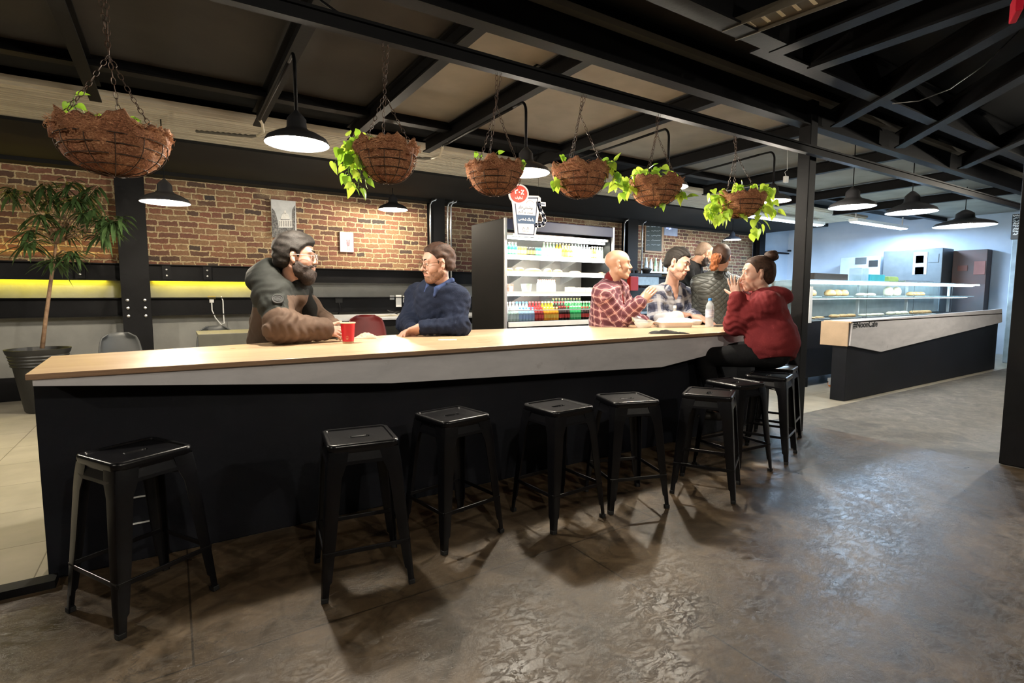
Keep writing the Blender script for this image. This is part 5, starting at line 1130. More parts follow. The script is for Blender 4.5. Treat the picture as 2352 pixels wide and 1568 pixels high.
def cloth(name,label,cat,pts,h,m,seed=1,group=None,amp=.012):
    c=on(*pts); rx,ry=h[0],h[1]; n=34; rnd=random.Random(seed); ph=[rnd.uniform(0,6) for _ in range(8)]; mb=MB(); vs=[];fs=[]
    ca,sa=math.cos(-YAW),math.sin(-YAW)
    for j in range(n):
        for i in range(n):
            u=i/(n-1)*2-1; v=j/(n-1)*2-1; e=max(abs(u),abs(v)); z=h[2]*(1-e**4)*(.55+.3*math.sin(3*u+ph[0]+2*v)+.2*math.sin(5*v+ph[1]-2*u)+.15*abs(math.sin(9*u+ph[2]+4*v)))
            x=u*rx*(1+.1*math.sin(4*v+ph[3])); y=v*ry*(1+.12*math.sin(3*u+ph[4])); vs.append((c.x+x*ca-y*sa,c.y+x*sa+y*ca,ZB+.001+max(0,z)))
    for j in range(n-1):
        for i in range(n-1): a=j*n+i; fs.append((a,a+1,a+n+1,a+n))
    o=mb.add(vs,fs).build(name,m,smooth=True); so=o.modifiers.new('t','SOLIDIFY'); so.thickness=.003; return tag(o,label,cat,group)
cloth('napkin','crumpled cream napkin on the bar right of the red cup','napkin',(842,776),(.085,.05,.035),fabric('cream_napkin',(.72,.58,.46),(.6,.46,.36)),4)
def slab(name,label,cat,x,y,w,d_,h,rz,m,z=ZB,bev=.004,group=None,parts=None):
    c=on(x,y,z); R=Matrix.Rotation(rz,4,'Z'); mb=MB(); mb.M=Matrix.Translation(c)@R; mb.box((-w/2,-d_/2,0),(w/2,d_/2,h)); o=mb.build(name,m,bevel=min(bev,h*.4)); return tag(o,label,cat,group)
slab('paper_slip','small white paper slip lying on the bar in front of the man in navy','paper',1028,780,.13,.06,.001,-.4,M['paper'])
def phone(label,x,y,w,d_,rz):
    c=on(x,y); t=thing('phone',label,'phone',tuple(c)); mb=MB(); mb.M=Matrix.Translation(c)@Matrix.Rotation(rz,4,'Z'); mb.box((-w/2,-d_/2,0),(w/2,d_/2,.009)); mb.build('phone_body',M['leather'],t,bevel=.003)
    mb=MB(); mb.M=Matrix.Translation(c)@Matrix.Rotation(rz,4,'Z'); mb.box((-w/2+.005,-d_/2+.005,.009),(w/2-.005,d_/2-.005,.0098)); mb.build('screen',mat('phone_glass',(.01,.012,.018),.05),t); return t
phone('black phone lying on the bar at the bald man\'s elbow',1436,745,.20,.12,-.35)
phone('black phone lying on the bar between the water bottle and the woman',1656,749,.19,.11,-.2)
cloth('folded_gloves','folded dark grey gloves lying near the front edge of the bar','gloves',(1536,766),(.15,.040,.028),fabric('dark_grey_knit',(.07,.072,.07),(.04,.04,.04),bs=.5),9)
# paper bowl with wrappers
c=on(1478,752); t=thing('paper_bowl','white open paper food bowl with wrappers, left of the clamshell box','bowl',tuple(c))
MB().lathe(c,[(.001,.004),(.06,.0),(.085,.03),(.095,.055),(.09,.056),(.08,.033),(.055,.006),(.001,.008)],28).build('bowl_shell',M['paper'],t,smooth='auto')
mb=MB(); R=Matrix.Rotation(-.3,3,'Z'); mb.add([c+R@Vector(q) for q in[(-.09,.0,.055),(.03,-.03,.06),(.0,.08,.10),(-.13,.08,.15),(-.05,.03,.085)]],[(0,1,4),(1,2,4),(2,3,4),(3,0,4)]); o=mb.build('raised_lid',M['paper'],t); o.modifiers.new('t','SOLIDIFY').thickness=.003
mb=MB(); mb.lathe(c+Vector((.0,-.02,.02)),[(.001,.03),(.03,.025),(.035,.0),(.001,0)],9); mb.build('food_scraps',mat('scraps',(.55,.42,.25),.8,ns=40),t)
mb=MB(); mb.add([c+Vector(q) for q in[(-.10,.05,.06),(-.02,.06,.05),(-.02,.10,.15),(-.10,.09,.17)]],[(0,1,2,3)]); o=mb.build('yellow_wrapper',mat('cream_wrapper',(.85,.8,.5),.7),t); o.modifiers.new('t','SOLIDIFY').thickness=.002
# clamshell
c=on(1548,751); t=thing('clamshell_box','white foam takeaway clamshell box with its clear lid open, in front of the plaid shirts','takeaway box',tuple(c)); FO=mat('foam_white',(.82,.78,.74),.5,c2=(.76,.72,.68)); R=Matrix.Rotation(-.45,4,'Z')
mb=MB(); mb.M=Matrix.Translation(c)@R; rg=lambda a,b,z,r:[(x,y,z) for x,y in rr(a,r,8,hy=b)]
mb.loops([rg(.15,.085,.0,.03),rg(.165,.10,.045,.035),rg(.185,.115,.048,.035),rg(.185,.115,.053,.035),rg(.16,.098,.055,.035),rg(.14,.08,.088,.03),rg(.12,.065,.092,.03)],capend=True); mb.build('foam_tray',FO,t,smooth='auto')
cl=mat('hazy_plastic',(.85,.84,.84),.25,trans=.0,alpha=.45)
mb=MB(); mb.M=Matrix.Translation(c)@R@Matrix.Translation((-.02,.06,.06))@Matrix.Rotation(math.radians(52),4,'X')@Matrix.Rotation(math.radians(-14),4,'Y'); mb.loops([rg(.15,.105,0,.05),rg(.145,.10,.012,.05),rg(.12,.08,.03,.05)],capend=True); mb.build('open_lid',cl,t,smooth='auto')
c=on(1590,745); t=thing('clamshell_box','smaller white foam box right of the sauce bottle, by the plaid man\'s hand','takeaway box',tuple(c)); mb=MB(); mb.M=Matrix.Translation(c)@R; mb.loops([rg(.07,.07,.0,.03),rg(.09,.085,.035,.035),rg(.09,.085,.04,.035),rg(.06,.06,.06,.03)],capend=True); mb.build('foam_tray',FO,t,smooth='auto')
# sauce bottle
c=on(1549,746); t=thing('sauce_bottle','small glass sauce bottle with red sauce and white cap behind the takeaway box','bottle',tuple(c)); s=1.0
MB().lathe(c,[(.001,0),(.037,.003),(.037,.05),(.036,.095),(.02,.13),(.0155,.17),(.0155,.178)],24).build('glass_body',mat('sauce_glass',(.7,.7,.68),.15,alpha=.6),t,smooth='auto')
MB().lathe(c,[(.0375,.055),(.0375,.085)],24).build('red_label',mat('red_sauce_label',(.65,.02,.04),.4),t,smooth='auto'); MB().lathe(c,[(.001,.178),(.018,.176),(.018,.205),(.001,.206)],16).build('cap',M['white'],t,smooth='auto')
# water bottle
c=on(1629,751); t=thing('water_bottle','clear plastic water bottle with a blue cap standing on the bar','bottle',tuple(c)); k_=.285/.22
pw=[(.001,0),(.03,.003),(.031,.02),(.029,.03),(.031,.04),(.029,.05),(.031,.06),(.031,.14),(.029,.15),(.031,.158),(.026,.175),(.014,.195),(.0125,.205)]
MB().lathe(c,[(a*k_,b*k_) for a,b in pw],28).build('bottle_body',mat('clear_pet',(.72,.80,.84),.06,alpha=.42),t,smooth=True)
MB().lathe(c,[(.0315*k_,.075*k_),(.0315*k_,.135*k_)],28).build('paper_label',mat('white_blue_label',(.85,.87,.9),.4,c2=(.25,.3,.5),ns=22,stretch=(.4,.4,3)),t,smooth=True)
MB().lathe(c,[(.001,.222*k_),(.0145*k_,.22*k_),(.015*k_,.203*k_),(.001,.202*k_)],20).build('cap',mat('blue_cap',(.03,.22,.62),.4),t,smooth='auto')
# ================================================================== wall pictures
def px_box(mb,x0,y0,x1,y1,Y,d,mi=0):
    a=at(x0,y1,Y=Y); b=at(x1,y0,Y=Y); mb.box((min(a.x,b.x),Y-d,min(a.z,b.z)),(max(a.x,b.x),Y,max(a.z,b.z)),mi); return mb
Y0=8.695
pic=thing('wall_picture','grey canvas print of a domed building between trees, on the brick above the bearded man','picture',tuple(at(650,530,Y=Y0)))
px_box(MB(),625,463,678,545,Y0,.03).build('canvas',mat('canvas_sky',(.50,.52,.54),.8,c2=(.38,.40,.42)),pic)
mb=MB(); Yp=Y0-.031; Q=lambda x,y:at(x,y,Y=Yp)
def flat(mb,pts,d=.002,mi=0): v=[Q(*p) for p in pts]; mb.prism(v,lambda p:(p.x,Yp,p.z),lambda p:(p.x,Yp-d,p.z),mi)
flat(mb,arc(655,498,9,0,180,12)); flat(mb,[(645,498),(665,498),(665,503),(645,503)]); flat(mb,[(653,483),(657,483),(657,490),(653,490)]); flat(mb,[(640,505),(672,505),(672,522),(640,522)]); mb.build('dome_building',mat('pale_print',(.66,.66,.64),.8,c2=(.5,.5,.5),ns=60),pic)
mb=MB()
for x in range(642,672,4): flat(mb,[(x,507),(x+1.4,507),(x+1.4,520),(x,520)],.003)
flat(mb,[(645,503),(665,503),(665,504.5),(645,504.5)],.003)
flat(mb,[(625,478),(631,485),(636,500),(640,520),(636,545),(625,545)],.004); flat(mb,[(678,472),(672,482),(671,500),(673,520),(668,530),(672,545),(678,545)],.004); flat(mb,[(625,523),(678,523),(678,545),(625,545)],.003); mb.build('dark_trees',mat('dark_print',(.03,.03,.035),.8,c2=(.22,.22,.22),ns=45),pic)
pic=thing('wall_picture','small white poster of two figures, on the brick between the two men','picture',tuple(at(794,560,Y=Y0)))
px_box(MB(),780,534,811,579,Y0,.03).build('backing_board',mat('dark_red_board',(.12,.03,.03),.6),pic); px_box(MB(),781.5,534,811,578,Y0-.03,.004).build('print',mat('poster_paper',(.68,.62,.60),.7,c2=(.64,.58,.56)),pic)
mb=MB(); Yp=Y0-.034
flat(mb,arc(797,552,2.2,0,360,8)[:-1]); flat(mb,arc(802,552,2.2,0,360,8)[:-1]); flat(mb,[(796,554),(804,554),(803,564),(799,565),(796,562)]); mb.build('figures',mat('figure_print',(.12,.08,.09),.7,c2=(.4,.25,.3),ns=80),pic)
mb=MB(); flat(mb,[(798,564),(800,564),(800,575),(798,575)]); flat(mb,[(801,564),(803,564),(804,576),(802,576)]); flat(mb,[(790,541),(805,541),(805,542),(790,542)]); flat(mb,[(790,541),(791,541),(791,560),(790,560)]); mb.build('thin_lines',mat('line_print',(.4,.33,.35),.7),pic)
# chalkboard
cb=thing('chalkboard','wood-framed chalkboard menu on the brick right of the drinks fridge','chalkboard',tuple(at(1501,578,Y=Y0)))
px_box(MB(),1479,486,1524,579,Y0,.03).build('wood_frame',mat('pale_wood_frame',(.30,.19,.11),.6),cb,bevel=.004); px_box(MB(),1482.5,490,1521,575,Y0-.026,.006).build('slate',mat('slate_board',(.022,.035,.035),.7,c2=(.03,.045,.045)),cb)
mb=MB(); rc=random.Random(4)
for r_ in range(7):
    y=499+r_*10.5
    for (xa,xb) in((1485,1492),(1496,1517)):
        pts=[]; x=xa
        while x<xb: q=at(x,y+rc.uniform(-1.3,1.3),Y=Y0-.0335); pts.append((q.x,Y0-.0335,q.z)); x+=1.1
        mb.tube(pts,.0042,4)
mb.build('chalk_writing',mat('chalk',(.6,.65,.68),.9),cb)
# glowing round wall piece
rs=thing('light_box','square bluish-lit panel with a dark marbled disc, right of the chalkboard','wall light',tuple(at(1535,510,Y=Y0)))
px_box(MB(),1524,487,1556,540,Y0,.02).build('back_panel',mat('pale_panel',(.30,.36,.5),.5),rs); q=at(1536,509,Y=Y0); R=Matrix.Rotation(math.radians(90),3,'X')
def swirl():
    m,nt,b=_nt('marbled_disc'); n=noise(nt,coords(nt),5,5,.6,2.5); c=ramp(nt,n.outputs[0],[(.44,(.005,.005,.01)),(.52,(.35,.42,.75)),(.6,(.9,.93,1))]); nt.links.new(c,b.inputs['Base Color']); nt.links.new(c,b.inputs['Emission Color']); b.inputs['Emission Strength'].default_value=.9; return m
MB().lathe((q.x,Y0-.02,q.z),[(.001,.02),(.17,.018),(.19,.0)],36,R=R).build('marbled_disc',swirl(),rs,smooth='auto')
# conduits beside the posts
def conduit(name,label,pts,r=.012,m=None,cat='pipe',group=None):
    return tag(MB().tube(pts,r,8).build(name,m or M['galv'],smooth=True),label,cat,group)
for x,l in((3.70,'white conduit left of the post by the drinks fridge'),(4.02,'white conduit right of the post by the drinks fridge'),(4.08,'thin outer white conduit beside the post by the drinks fridge'),(8.16,'white conduit left of the post behind the bald man'),(8.70,'white conduit right of the post behind the bald man')):
    conduit('wall_conduit',l,[(x,8.33,1.3),(x,8.33,2.78),(x+.03,8.33,2.84),(x+.1,8.33,2.87),(x+.12,8.33,2.9)],.016,M['steel'])
for i,(x,z) in enumerate([(.69,2.76),(2.38,2.79),(4.0,2.85),(5.72,2.88)]):
    l=['conduit feeding the nearest pendant lamp','conduit feeding the pendant lamp above the cup sign','conduit feeding the lamp behind the fifth basket','conduit feeding the lamp by the sixth basket'][i]
    c=thing('ceiling_conduit',l+', ending in a hooked pale pipe','pipe',(x,3.7,z)); z2=min(z,2.84)
    MB().tube([(x,3.70,z),(x,4.2,(z+z2)/2),(x,5.02,z2)],.012,8).build('straight_pipe',M['black'],c,smooth=True)
    MB().tube([(x,5.02,z2),(x+.03,5.1,z2-.01),(x+.05,5.2,z2-.05),(x+.02,5.35,z2-.05)],.012,8).build('hooked_pipe',mat('cream_pipe',(.55,.5,.38),.5),c,smooth=True)
    pts=[(x+.02,5.35,z2-.05)]+[(x-.02*k,5.4+.028*k,z2-.05+.006*k+.004*(k%2)) for k in range(1,22)]; MB().tube(pts,[.011+.004*(k%2) for k in range(22)],8).build('flexible_hose',mat('dark_hose',(.10,.09,.07),.6),c)
MB_=tag(MB().tube([at(x,y,Y=2.6) for x,y in[(735,0),(770,25),(810,52),(850,68),(885,75)]],.006,6).build('cable',M['black'],smooth=True),'black cable drooping along the slim beam above the second basket','cable')
tag(MB().tube([at(x,y,Y=3.4) for x,y in[(1215,160),(1235,148),(1262,150),(1290,163),(1300,172)]],.008,6).build('cable',M['black'],smooth=True),'black cable looping over the slim beam near the fourth basket','cable')
tag(MB().tube([at(x,y,D=3.7) for x,y in[(2050,238),(2110,232),(2180,205),(2260,150),(2352,60)]],.004,5).build('cable',M['galv'],smooth=True),'thin pale cable hanging in a curve under the ceiling at upper right','cable')
q=at(1805,412,Y=3.6); t=thing('junction_box','small white box clipped to the ceiling left of the slim column','electrical box',tuple(q)); MB().cbox(q,(.055,.04,.075)).build('box_body',M['white'],t,bevel=.006); MB().tube([q+Vector((0,0,.035)),q+Vector((-.03,0,.08)),q+Vector((.02,0,.11)),(q.x,q.y,3.02)],.003,5).build('wire',M['white'],t)
# perforated tray and the red scrap at the top right
q=at(1820,18,Z=2.82); t=thing('cable_tray','perforated pale metal cable tray at the top edge of the picture, right of centre','cable tray',tuple(q)); d=(at(1875,0,Z=2.82)-at(1775,38,Z=2.82)).normalized(); s_=Vector((0,0,1)).cross(d)
mb=MB(); mb.bar(q-d*.35,q+d*.45,.16,.006); mb.bar(q-d*.35+s_*.08,q+d*.45+s_*.08,.006,.05); mb.bar(q-d*.35-s_*.08,q+d*.45-s_*.08,.006,.05); mb.build('tray',mat('tray_metal',(.14,.12,.09),.5,.4),t)
for i in range(9): cc=q+d*(-.3+.08*i)+Vector((0,0,-.005)); mb=MB(); mb.bar(cc-s_*.045,cc+s_*.045,.018,.004); mb.build('slot',mat('painted_slot_light',(.75,.68,.5),.6),t)  # pale bars painted for light showing through the tray slots
q=at(2335,15,Z=2.7); tag(MB().cbox(q,(.16,.03,.10),R=Matrix.Rotation(.4,3,'Z')).build('red_rag',fabric('red_cloth',(.5,.01,.03)),bevel=.006),'scrap of red cloth wedged in the girders at the top right corner','cloth')
# ================================================================== behind the bar: table, chairs, sockets
HT=thing('wall_table','long white high table against the wall between the two men','table',(2.6,7.9,0)); a=at(700,735,Z=.98); b=at(960,735,Z=.98)
MB().box((a.x,6.9,.95),(4.3,8.30,.98)).build('tabletop',mat('white_laminate',(.72,.74,.76),.35),HT,bevel=.004)
MB().box((a.x+.05,6.95,.86),(4.25,6.98,.95)).build('apron',M['black'],HT)
for x in(a.x+.1,4.2):
    for y in(7.0,8.2): MB().box((x-.03,y-.03,0),(x+.03,y+.03,.95)).build('leg',M['black'],HT)
def chair(x,y,rz,m,label,z=.55,w=.42):
    t=thing('chair',label,'chair',(x,y,0)); Mx=Matrix.Translation((x,y,0))@Matrix.Rotation(rz,4,'Z'); 
    mb=MB(); mb.M=Mx; rings=[]
    for v in range(9):
        tt=v/8; zz=z+.02+tt*.36; wd=w/2*(1-.28*tt**3) if tt<.85 else w/2*(.8-.35*((tt-.85)/.15)**2); rings.append([(wd*math.sin(a_),.20+.05*tt-.07*(1-math.cos(a_))*1.1,zz) for a_ in[math.radians(q) for q in range(-80,81,16)]])
    n=len(rings[0]); mb.add([p for r_ in rings for p in r_],[(i*n+k,i*n+k+1,(i+1)*n+k+1,(i+1)*n+k) for i in range(8) for k in range(n-1)]); o=mb.build('backrest',m,t,smooth=True); o.modifiers.new('t','SOLIDIFY').thickness=.012
    mb=MB(); mb.M=Mx; g=lambda hw,rd,zz:[(x_,y_,zz) for x_,y_ in rr(hw,rd,8)]; mb.loops([g(.19,.06,z-.01),g(.21,.07,z),g(.21,.07,z+.012),g(.17,.05,z+.006)],capend=True); mb.build('seat',m,t,smooth='auto')
    for sx in(-1,1):
        for sy in(-1,1): mb=MB(); mb.M=Mx; mb.tube([(sx*.15,sy*.15,z-.01),(sx*.21,sy*.21,0)],[.014,.010],8); mb.build('leg',M['black'],t)
    return t
GR=mat('charcoal_shell',(.045,.048,.048),.5); RD=mat('dark_red_shell',(.16,.012,.012),.5)
q=at(296,790,Y=6.6); chair(q.x,6.6,.5,GR,'charcoal shell chair below the bolted post',z=q.z-.27)
q=at(497,760,Y=7.0); chair(q.x,7.0,0,GR,'charcoal shell chair pushed to the grey table, left of the bearded man',z=q.z-.33)
q=at(852,755,Y=6.2); chair(q.x,6.2,0,RD,'dark red shell chair seen between the red cup and the man in navy',z=q.z-.22,w=.5)
a=at(455,768,Y=6.0); b=at(560,768,Y=6.0); GT=thing('side_table','grey-topped table behind the bar at the bearded man\'s back','table',((a.x+b.x)/2,6.0,0)); TT=mat('olive_grey_laminate',(.17,.165,.13),.4,c2=(.13,.125,.10))
MB().box((a.x,6.0,a.z-.34),(b.x+.3,6.03,a.z)).build('front_panel',TT,GT,bevel=.004); MB().box((a.x,6.03,a.z-.03),(b.x+.3,6.6,a.z)).build('tabletop',TT,GT)
for x in(a.x+.04,b.x+.26): MB().box((x-.02,6.05,0),(x+.02,6.09,a.z-.3)).build('leg',M['black'],GT); MB().box((x-.02,6.5,0),(x+.02,6.54,a.z-.03)).build('leg',M['black'],GT)
def socket(x,y,w,h,label,m=None,cable=None,dark=False,name='wall_socket',Y=8.52):
    q=at(x,y,Y=Y); t=thing(name,label,'socket',tuple(q)); s_=.0061; px_box(MB(),x-w/2,y-h/2,x+w/2,y+h/2,Y,.02).build('face_plate',m or M['white'],t,bevel=.003)
    if cable: MB().tube([at(a,b,Y=Y-.05) for a,b in cable],.008,6).build('cable',M['white'] if not dark else M['black'],t,smooth=True)
    return t
socket(486,683,18,7,'yellow socket with a white plug and lead under the yellow light strip',mat('yellow_plate',(.5,.38,.08),.5),[(486,690),(487,712),(495,730),(508,745),(515,742),(513,715),(512,690),(508,680)])  # face plate in plain yellow
socket(486,691,10,8,'white plug hanging in the yellow socket')
socket(778,689,16,13,'black power adaptor on the lower rail with a thin lead, right of the bearded man',M['rubber'],[(778,695),(781,705),(780,715),(776,722)],True,'power_adaptor')
socket(900,683,10,10,'round metal socket on the lower rail left of the man in navy',M['alu'])
socket(915,691,12,28,'white rectangular cover plate nearest the man in navy'); socket(930,687,9,15,'small white switch plate half hidden by the man in navy')
q=at(903,724,Z=.98); 
for x,y,w_,d_,rz,c,l in[(885,726,.30,.22,.2,(.6,.55,.42),'open cream notebook on the white wall table'),(908,725,.26,.22,-.1,(.55,.48,.35),'second notebook lying open beside the man in navy')]: slab('notebook',l,'notebook',x,y,w_,d_,.012,rz,mat('book_paper',c,.7),z=.98)
tag(MB().tube([at(x,y,Y=7.9) for x,y in[(890,712),(900,719),(915,716),(930,721),(915,722),(903,717),(895,714)]],.008,6).build('cable',M['rubber'],smooth=True),'coiled black lead on the white wall table','cable')
# back bar with espresso machine and syrup bottles (right of the fridge)
BX=6.55; by=6.9
bb=thing('back_counter','black back counter carrying the espresso machine and syrup bottles','counter',(7.3,7.4,0)); MB().box((6.3,7.0,0),(11.6,7.7,.93)).build('counter_body',M['blackmatt'],bb); MB().box((6.25,6.97,.93),(11.65,7.72,.97)).build('counter_top',M['steel'],bb)
a=at(1440,627,Y=7.1); b=at(1520,627,Y=7.1)
em_=thing('espresso_machine','red and black espresso machine between the bald man and the plaid-shirted man','coffee machine',((a.x+b.x)/2,7.2,.97))
MB().box((a.x,7.1,a.z-.05),(b.x,7.6,a.z)).build('cup_rack',M['rubber'],em_,bevel=.005); MB().box((a.x+.05,7.12,a.z-.22),(b.x-.05,7.6,a.z-.05)).build('machine_body',M['steel'],em_,bevel=.01); MB().box((a.x+.02,7.02,a.z-.32),(a.x+.22,7.12,a.z-.06)).build('red_panel',mat('red_enamel',(.5,.02,.015),.3),em_,bevel=.01); MB().box((a.x+.1,7.15,.97),(b.x-.1,7.6,a.z-.22)).build('drip_base',M['rubber'],em_,bevel=.01)
for i in range(2):
    x=a.x+.35+.3*i; MB().lathe((x,7.08,a.z-.27),[(.001,0),(.035,0),(.035,.05),(.001,.05)],14).tube([(x,7.05,a.z-.25),(x,6.93,a.z-.27)],.014,8).build('portafilter',M['rubber'],em_,smooth='auto')
for i,px in enumerate([1452,1462]):
    q=at(px,624,Y=7.2); tag(MB().lathe((q.x,7.2,a.z+.001),[(.001,0),(.03,0),(.038,.06),(.035,.06),(.028,.006),(.001,.006)],16).build('espresso_cup',M['rubber'],smooth='auto'),'dark espresso cup on the rack, '+('left' if i==0 else 'right')+' one of the two','cup','dark cups on the espresso machine')
q=at(1485,624,Y=7.2); t=thing('bean_hopper','black bowl-shaped bean hopper on top of the espresso machine','coffee grinder',(q.x,7.2,a.z)); MB().lathe((q.x,7.2,a.z+.001),[(.001,0),(.05,0),(.08,.05),(.10,.085),(.10,.10),(.05,.115),(.001,.12)],24).build('bowl',M['rubber'],t,smooth='auto'); MB().lathe((q.x,7.2,a.z+.001),[(.102,.088),(.102,.096)],24).build('rim_band',M['alu'],t)
shelf=thing('bottle_shelf','thin shelf on the brick holding syrup bottles under the chalkboard','shelf',(9.2,8.6,1.6)); zc=at(1500,624,Y=8.5).z; xa=at(1478,620,Y=8.5).x
MB().box((xa,8.4,zc-.03),(xa+2.2,8.69,zc)).build('board',M['white'],shelf)
rb=random.Random(8)
for i in range(13):
    x=xa+.1+i*.155; kind=['clear','white','pale_green','white','clear','orange','white'][i%7]
    bottle(kind,'tall',(x,8.52,zc),f'{kind.replace("_"," ")} tall syrup bottle on the shelf under the chalkboard',f'{kind.replace("_"," ")} syrup bottles under the chalkboard',1.75)
# ================================================================== bakery counter and display case (right)
bc=thing('bakery_counter','long black counter with a tapering greywashed band at the right','counter',(9.4,3.2,0)); CY=3.13
x0=at(1955,745,Y=CY).x; x1=at(2302,720,Y=CY).x
MB().box((at(1940,900,Y=CY+.03).x,CY+.03,0),(x1-.05,CY+.2,.93)).build('black_front',M['blackmatt'],bc,bevel=.004)
ff=[(at(a,b,Y=CY).x,at(a,b,Y=CY).z) for a,b in[(1953,794),(2024,808),(2302,740),(2302,709),(1958,738)]]
MB().prism(ff,lambda p:(p[0],CY,p[1]),lambda p:(p[0],CY+.03,p[1])).build('fascia_band',M['fascia'],bc,bevel=.003)
zt=at(1958,738,Y=CY).z; MB().box((x0,CY,zt-.02),(x1,CY+.32,zt)).build('counter_top',M['worktop'],bc,bevel=.003)
MB().box((x0-.02,CY+.02,zt-.30),(x0,CY+.34,zt-.01)).build('birch_end',mat('pale_birch',(.62,.45,.30),.5),bc,bevel=.003)
q=at(1988,745,Y=CY); text_mesh('#NoonCafe','lettering',mat('dark_letters',(.02,.02,.022),.5),bc,facing((q.x,CY-.003,q.z)),width=.62,height=.085,bold=.02)
q=at(1912,884,Y=3.75); t=thing('castor','orange-wheeled castor under the display case base','castor',(q.x,3.75,0)); MB().box((q.x-.04,3.72,.08),(q.x+.04,3.80,.13)).box((q.x-.035,3.73,.03),(q.x-.028,3.79,.1)).box((q.x+.028,3.73,.03),(q.x+.035,3.79,.1)).build('bracket',M['alu'],t); MB().lathe((q.x,3.76,.045),[(.001,-.022),(.045,-.022),(.045,.022),(.001,.022)],20,R=Matrix.Rotation(math.radians(90),3,'Y')).build('wheel',mat('orange_wheel',(.7,.2,.03),.5),t,smooth='auto')
# display case
dx0=at(1858,700,Y=3.95).x; dx1=14.0; zb0=.92; zt0=at(1862,641,Y=3.95).z
dc=thing('display_case','long lit glass bakery display case on a black base','display case',((dx0+dx1)/2,4.3,0))
MB().box((dx0,3.95,.13),(dx1,4.75,zb0)).build('base_cabinet',M['blackmatt'],dc,bevel=.004)
for x in(dx0+.02,dx0+1.9,dx0+3.8,dx1-.06): MB().box((x,3.95,0),(x+.05,4.0,.13)).box((x,4.68,0),(x+.05,4.73,.13)).build('foot',M['black'],dc)
MB().box((dx0,3.95,zt0-.012),(dx1,4.6,zt0)).build('glass_top',M['glass'],dc); 
for i in range(4): xx=dx0+(dx1-dx0)*i/4; MB().box((xx+.004,3.95,zb0),(xx+(dx1-dx0)/4-.004,3.958,zt0-.012)).build('front_glass',M['glass'],dc)
MB().box((dx0,3.958,zb0),(dx0+.008,4.7,zt0-.012)).build('end_glass',M['glass'],dc)
zm=at(1880,682,Y=4.1).z; MB().box((dx0+.02,4.1,zm-.01),(dx1-.05,4.6,zm)).build('glass_shelf',mat('frosted_shelf',(.6,.75,.75),.2),dc)
MB().box((dx0+.1,4.72,zb0),(dx1,4.75,zt0)).build('back_panel',mat('pale_back',(.62,.68,.68),.4),dc)
for xx in(dx0+.06,dx0+2.6,dx0+4.5,dx1-.1): MB().box((xx,4.5,zb0),(xx+.04,4.54,zt0-.012)).build('upright',M['white'],dc)
MB().box((dx0+.05,4.02,zt0-.035),(dx1-.05,4.05,zt0-.014)).build('tube_light',bulb_m('case_tube',(.8,.95,1),10),dc)
light('case_light',((dx0+dx1)/2,4.1,zt0-.05),60,(.78,.92,1),.05,'AREA',(math.radians(-15),0,0),(dx1-dx0-.3,.06))
light('case_light',((dx0+dx1)/2,4.2,zm-.03),26,(.78,.92,1),.05,'AREA',(math.radians(-10),0,0),(dx1-dx0-.3,.06))
MB().box((dx0-.02,3.93,zb0-.02),(dx0+.05,3.955,zt0-.1)).build('price_board',M['white'],dc)
TR=mat('steel_tray',(.4,.42,.43),.3,.8)
cream=mat('pale_pastry',(.82,.76,.62),.7,c2=(.7,.6,.42),ns=14)
def tray_row(z,y,xs,w,lab,items):
    for i,x in enumerate(xs):
        tr=tag(MB().box((x,y-.16,z),(x+w,y+.16,z+.012)).build('serving_tray',TR,bevel=.003),f'{lab[i]} tray in the display case','tray')
        kind,n,sz,h,m=items[i]
        for j in range(n):
            xx=x+w*(j+.5)/n; bun(xx,y-.05,z+.013,sz,.15,h,f'{kind} on the {lab[i]} tray',f'{kind}s on the {lab[i]} tray',kind.split()[-1],m,rz=.2*j)
w_=.62; lab1=['upper leftmost','upper second','upper third','upper fourth','upper fifth']; xs=[dx0+.12+i*.95 for i in range(5)]
tray_row(zm,4.32,xs,w_,lab1,[('golden braided bun',3,.19,.10,BRD),('golden round loaf',3,.2,.10,BRD),('pale flat bread',2,.28,.05,cream),('cream cake',2,.2,.16,cream),('golden pastry',3,.18,.07,BRD)])
lab2=['lower leftmost','lower second','lower third','lower fourth','lower fifth']
tray_row(zb0+.002,4.25,xs,w_+.15,lab2,[('flat pizza slice',3,.22,.03,BRD),('glazed pastry',3,.18,.05,BRD),('pale biscuit',4,.15,.04,cream),('cream roll',3,.18,.06,cream),('golden croissant',4,.15,.06,BRD)])
# on top of the case
def topbox(x,y0,w,d_,h,m,name,label,cat,bev=.01,Y=4.2):
    return tag(MB().box((x,Y,zt0+.001),(x+w,Y+d_,zt0+h)).build(name,m,bevel=bev),label,cat)
q=at(1862,637,Y=4.15); topbox(q.x+.02,0,.95,.32,.10,mat('dark_wicker',(.03,.025,.022),.6,bs=.4),'bread_basket','dark shallow basket on top of the display case, left end','basket',Y=4.1)
q=at(1965,630,Y=4.3); topbox(q.x,0,.22,.2,.22,mat('clear_tub',(.55,.75,.9),.2,alpha=.6),'plastic_tub','clear bluish tub on top of the display case','tub',Y=4.2)
topbox(q.x+.3,0,.5,.3,.12,mat('turquoise_box',(.05,.45,.55),.5),'storage_box','turquoise box on top of the display case','box')
topbox(q.x+.95,0,.4,.3,.10,mat('green_bag',(.35,.5,.15),.6),'produce_bag','green and white bag on top of the display case','bag',bev=.04)
topbox(q.x+1.6,0,1.2,.3,.04,M['steel'],'baking_tray','wide steel baking tray on top of the display case','tray')
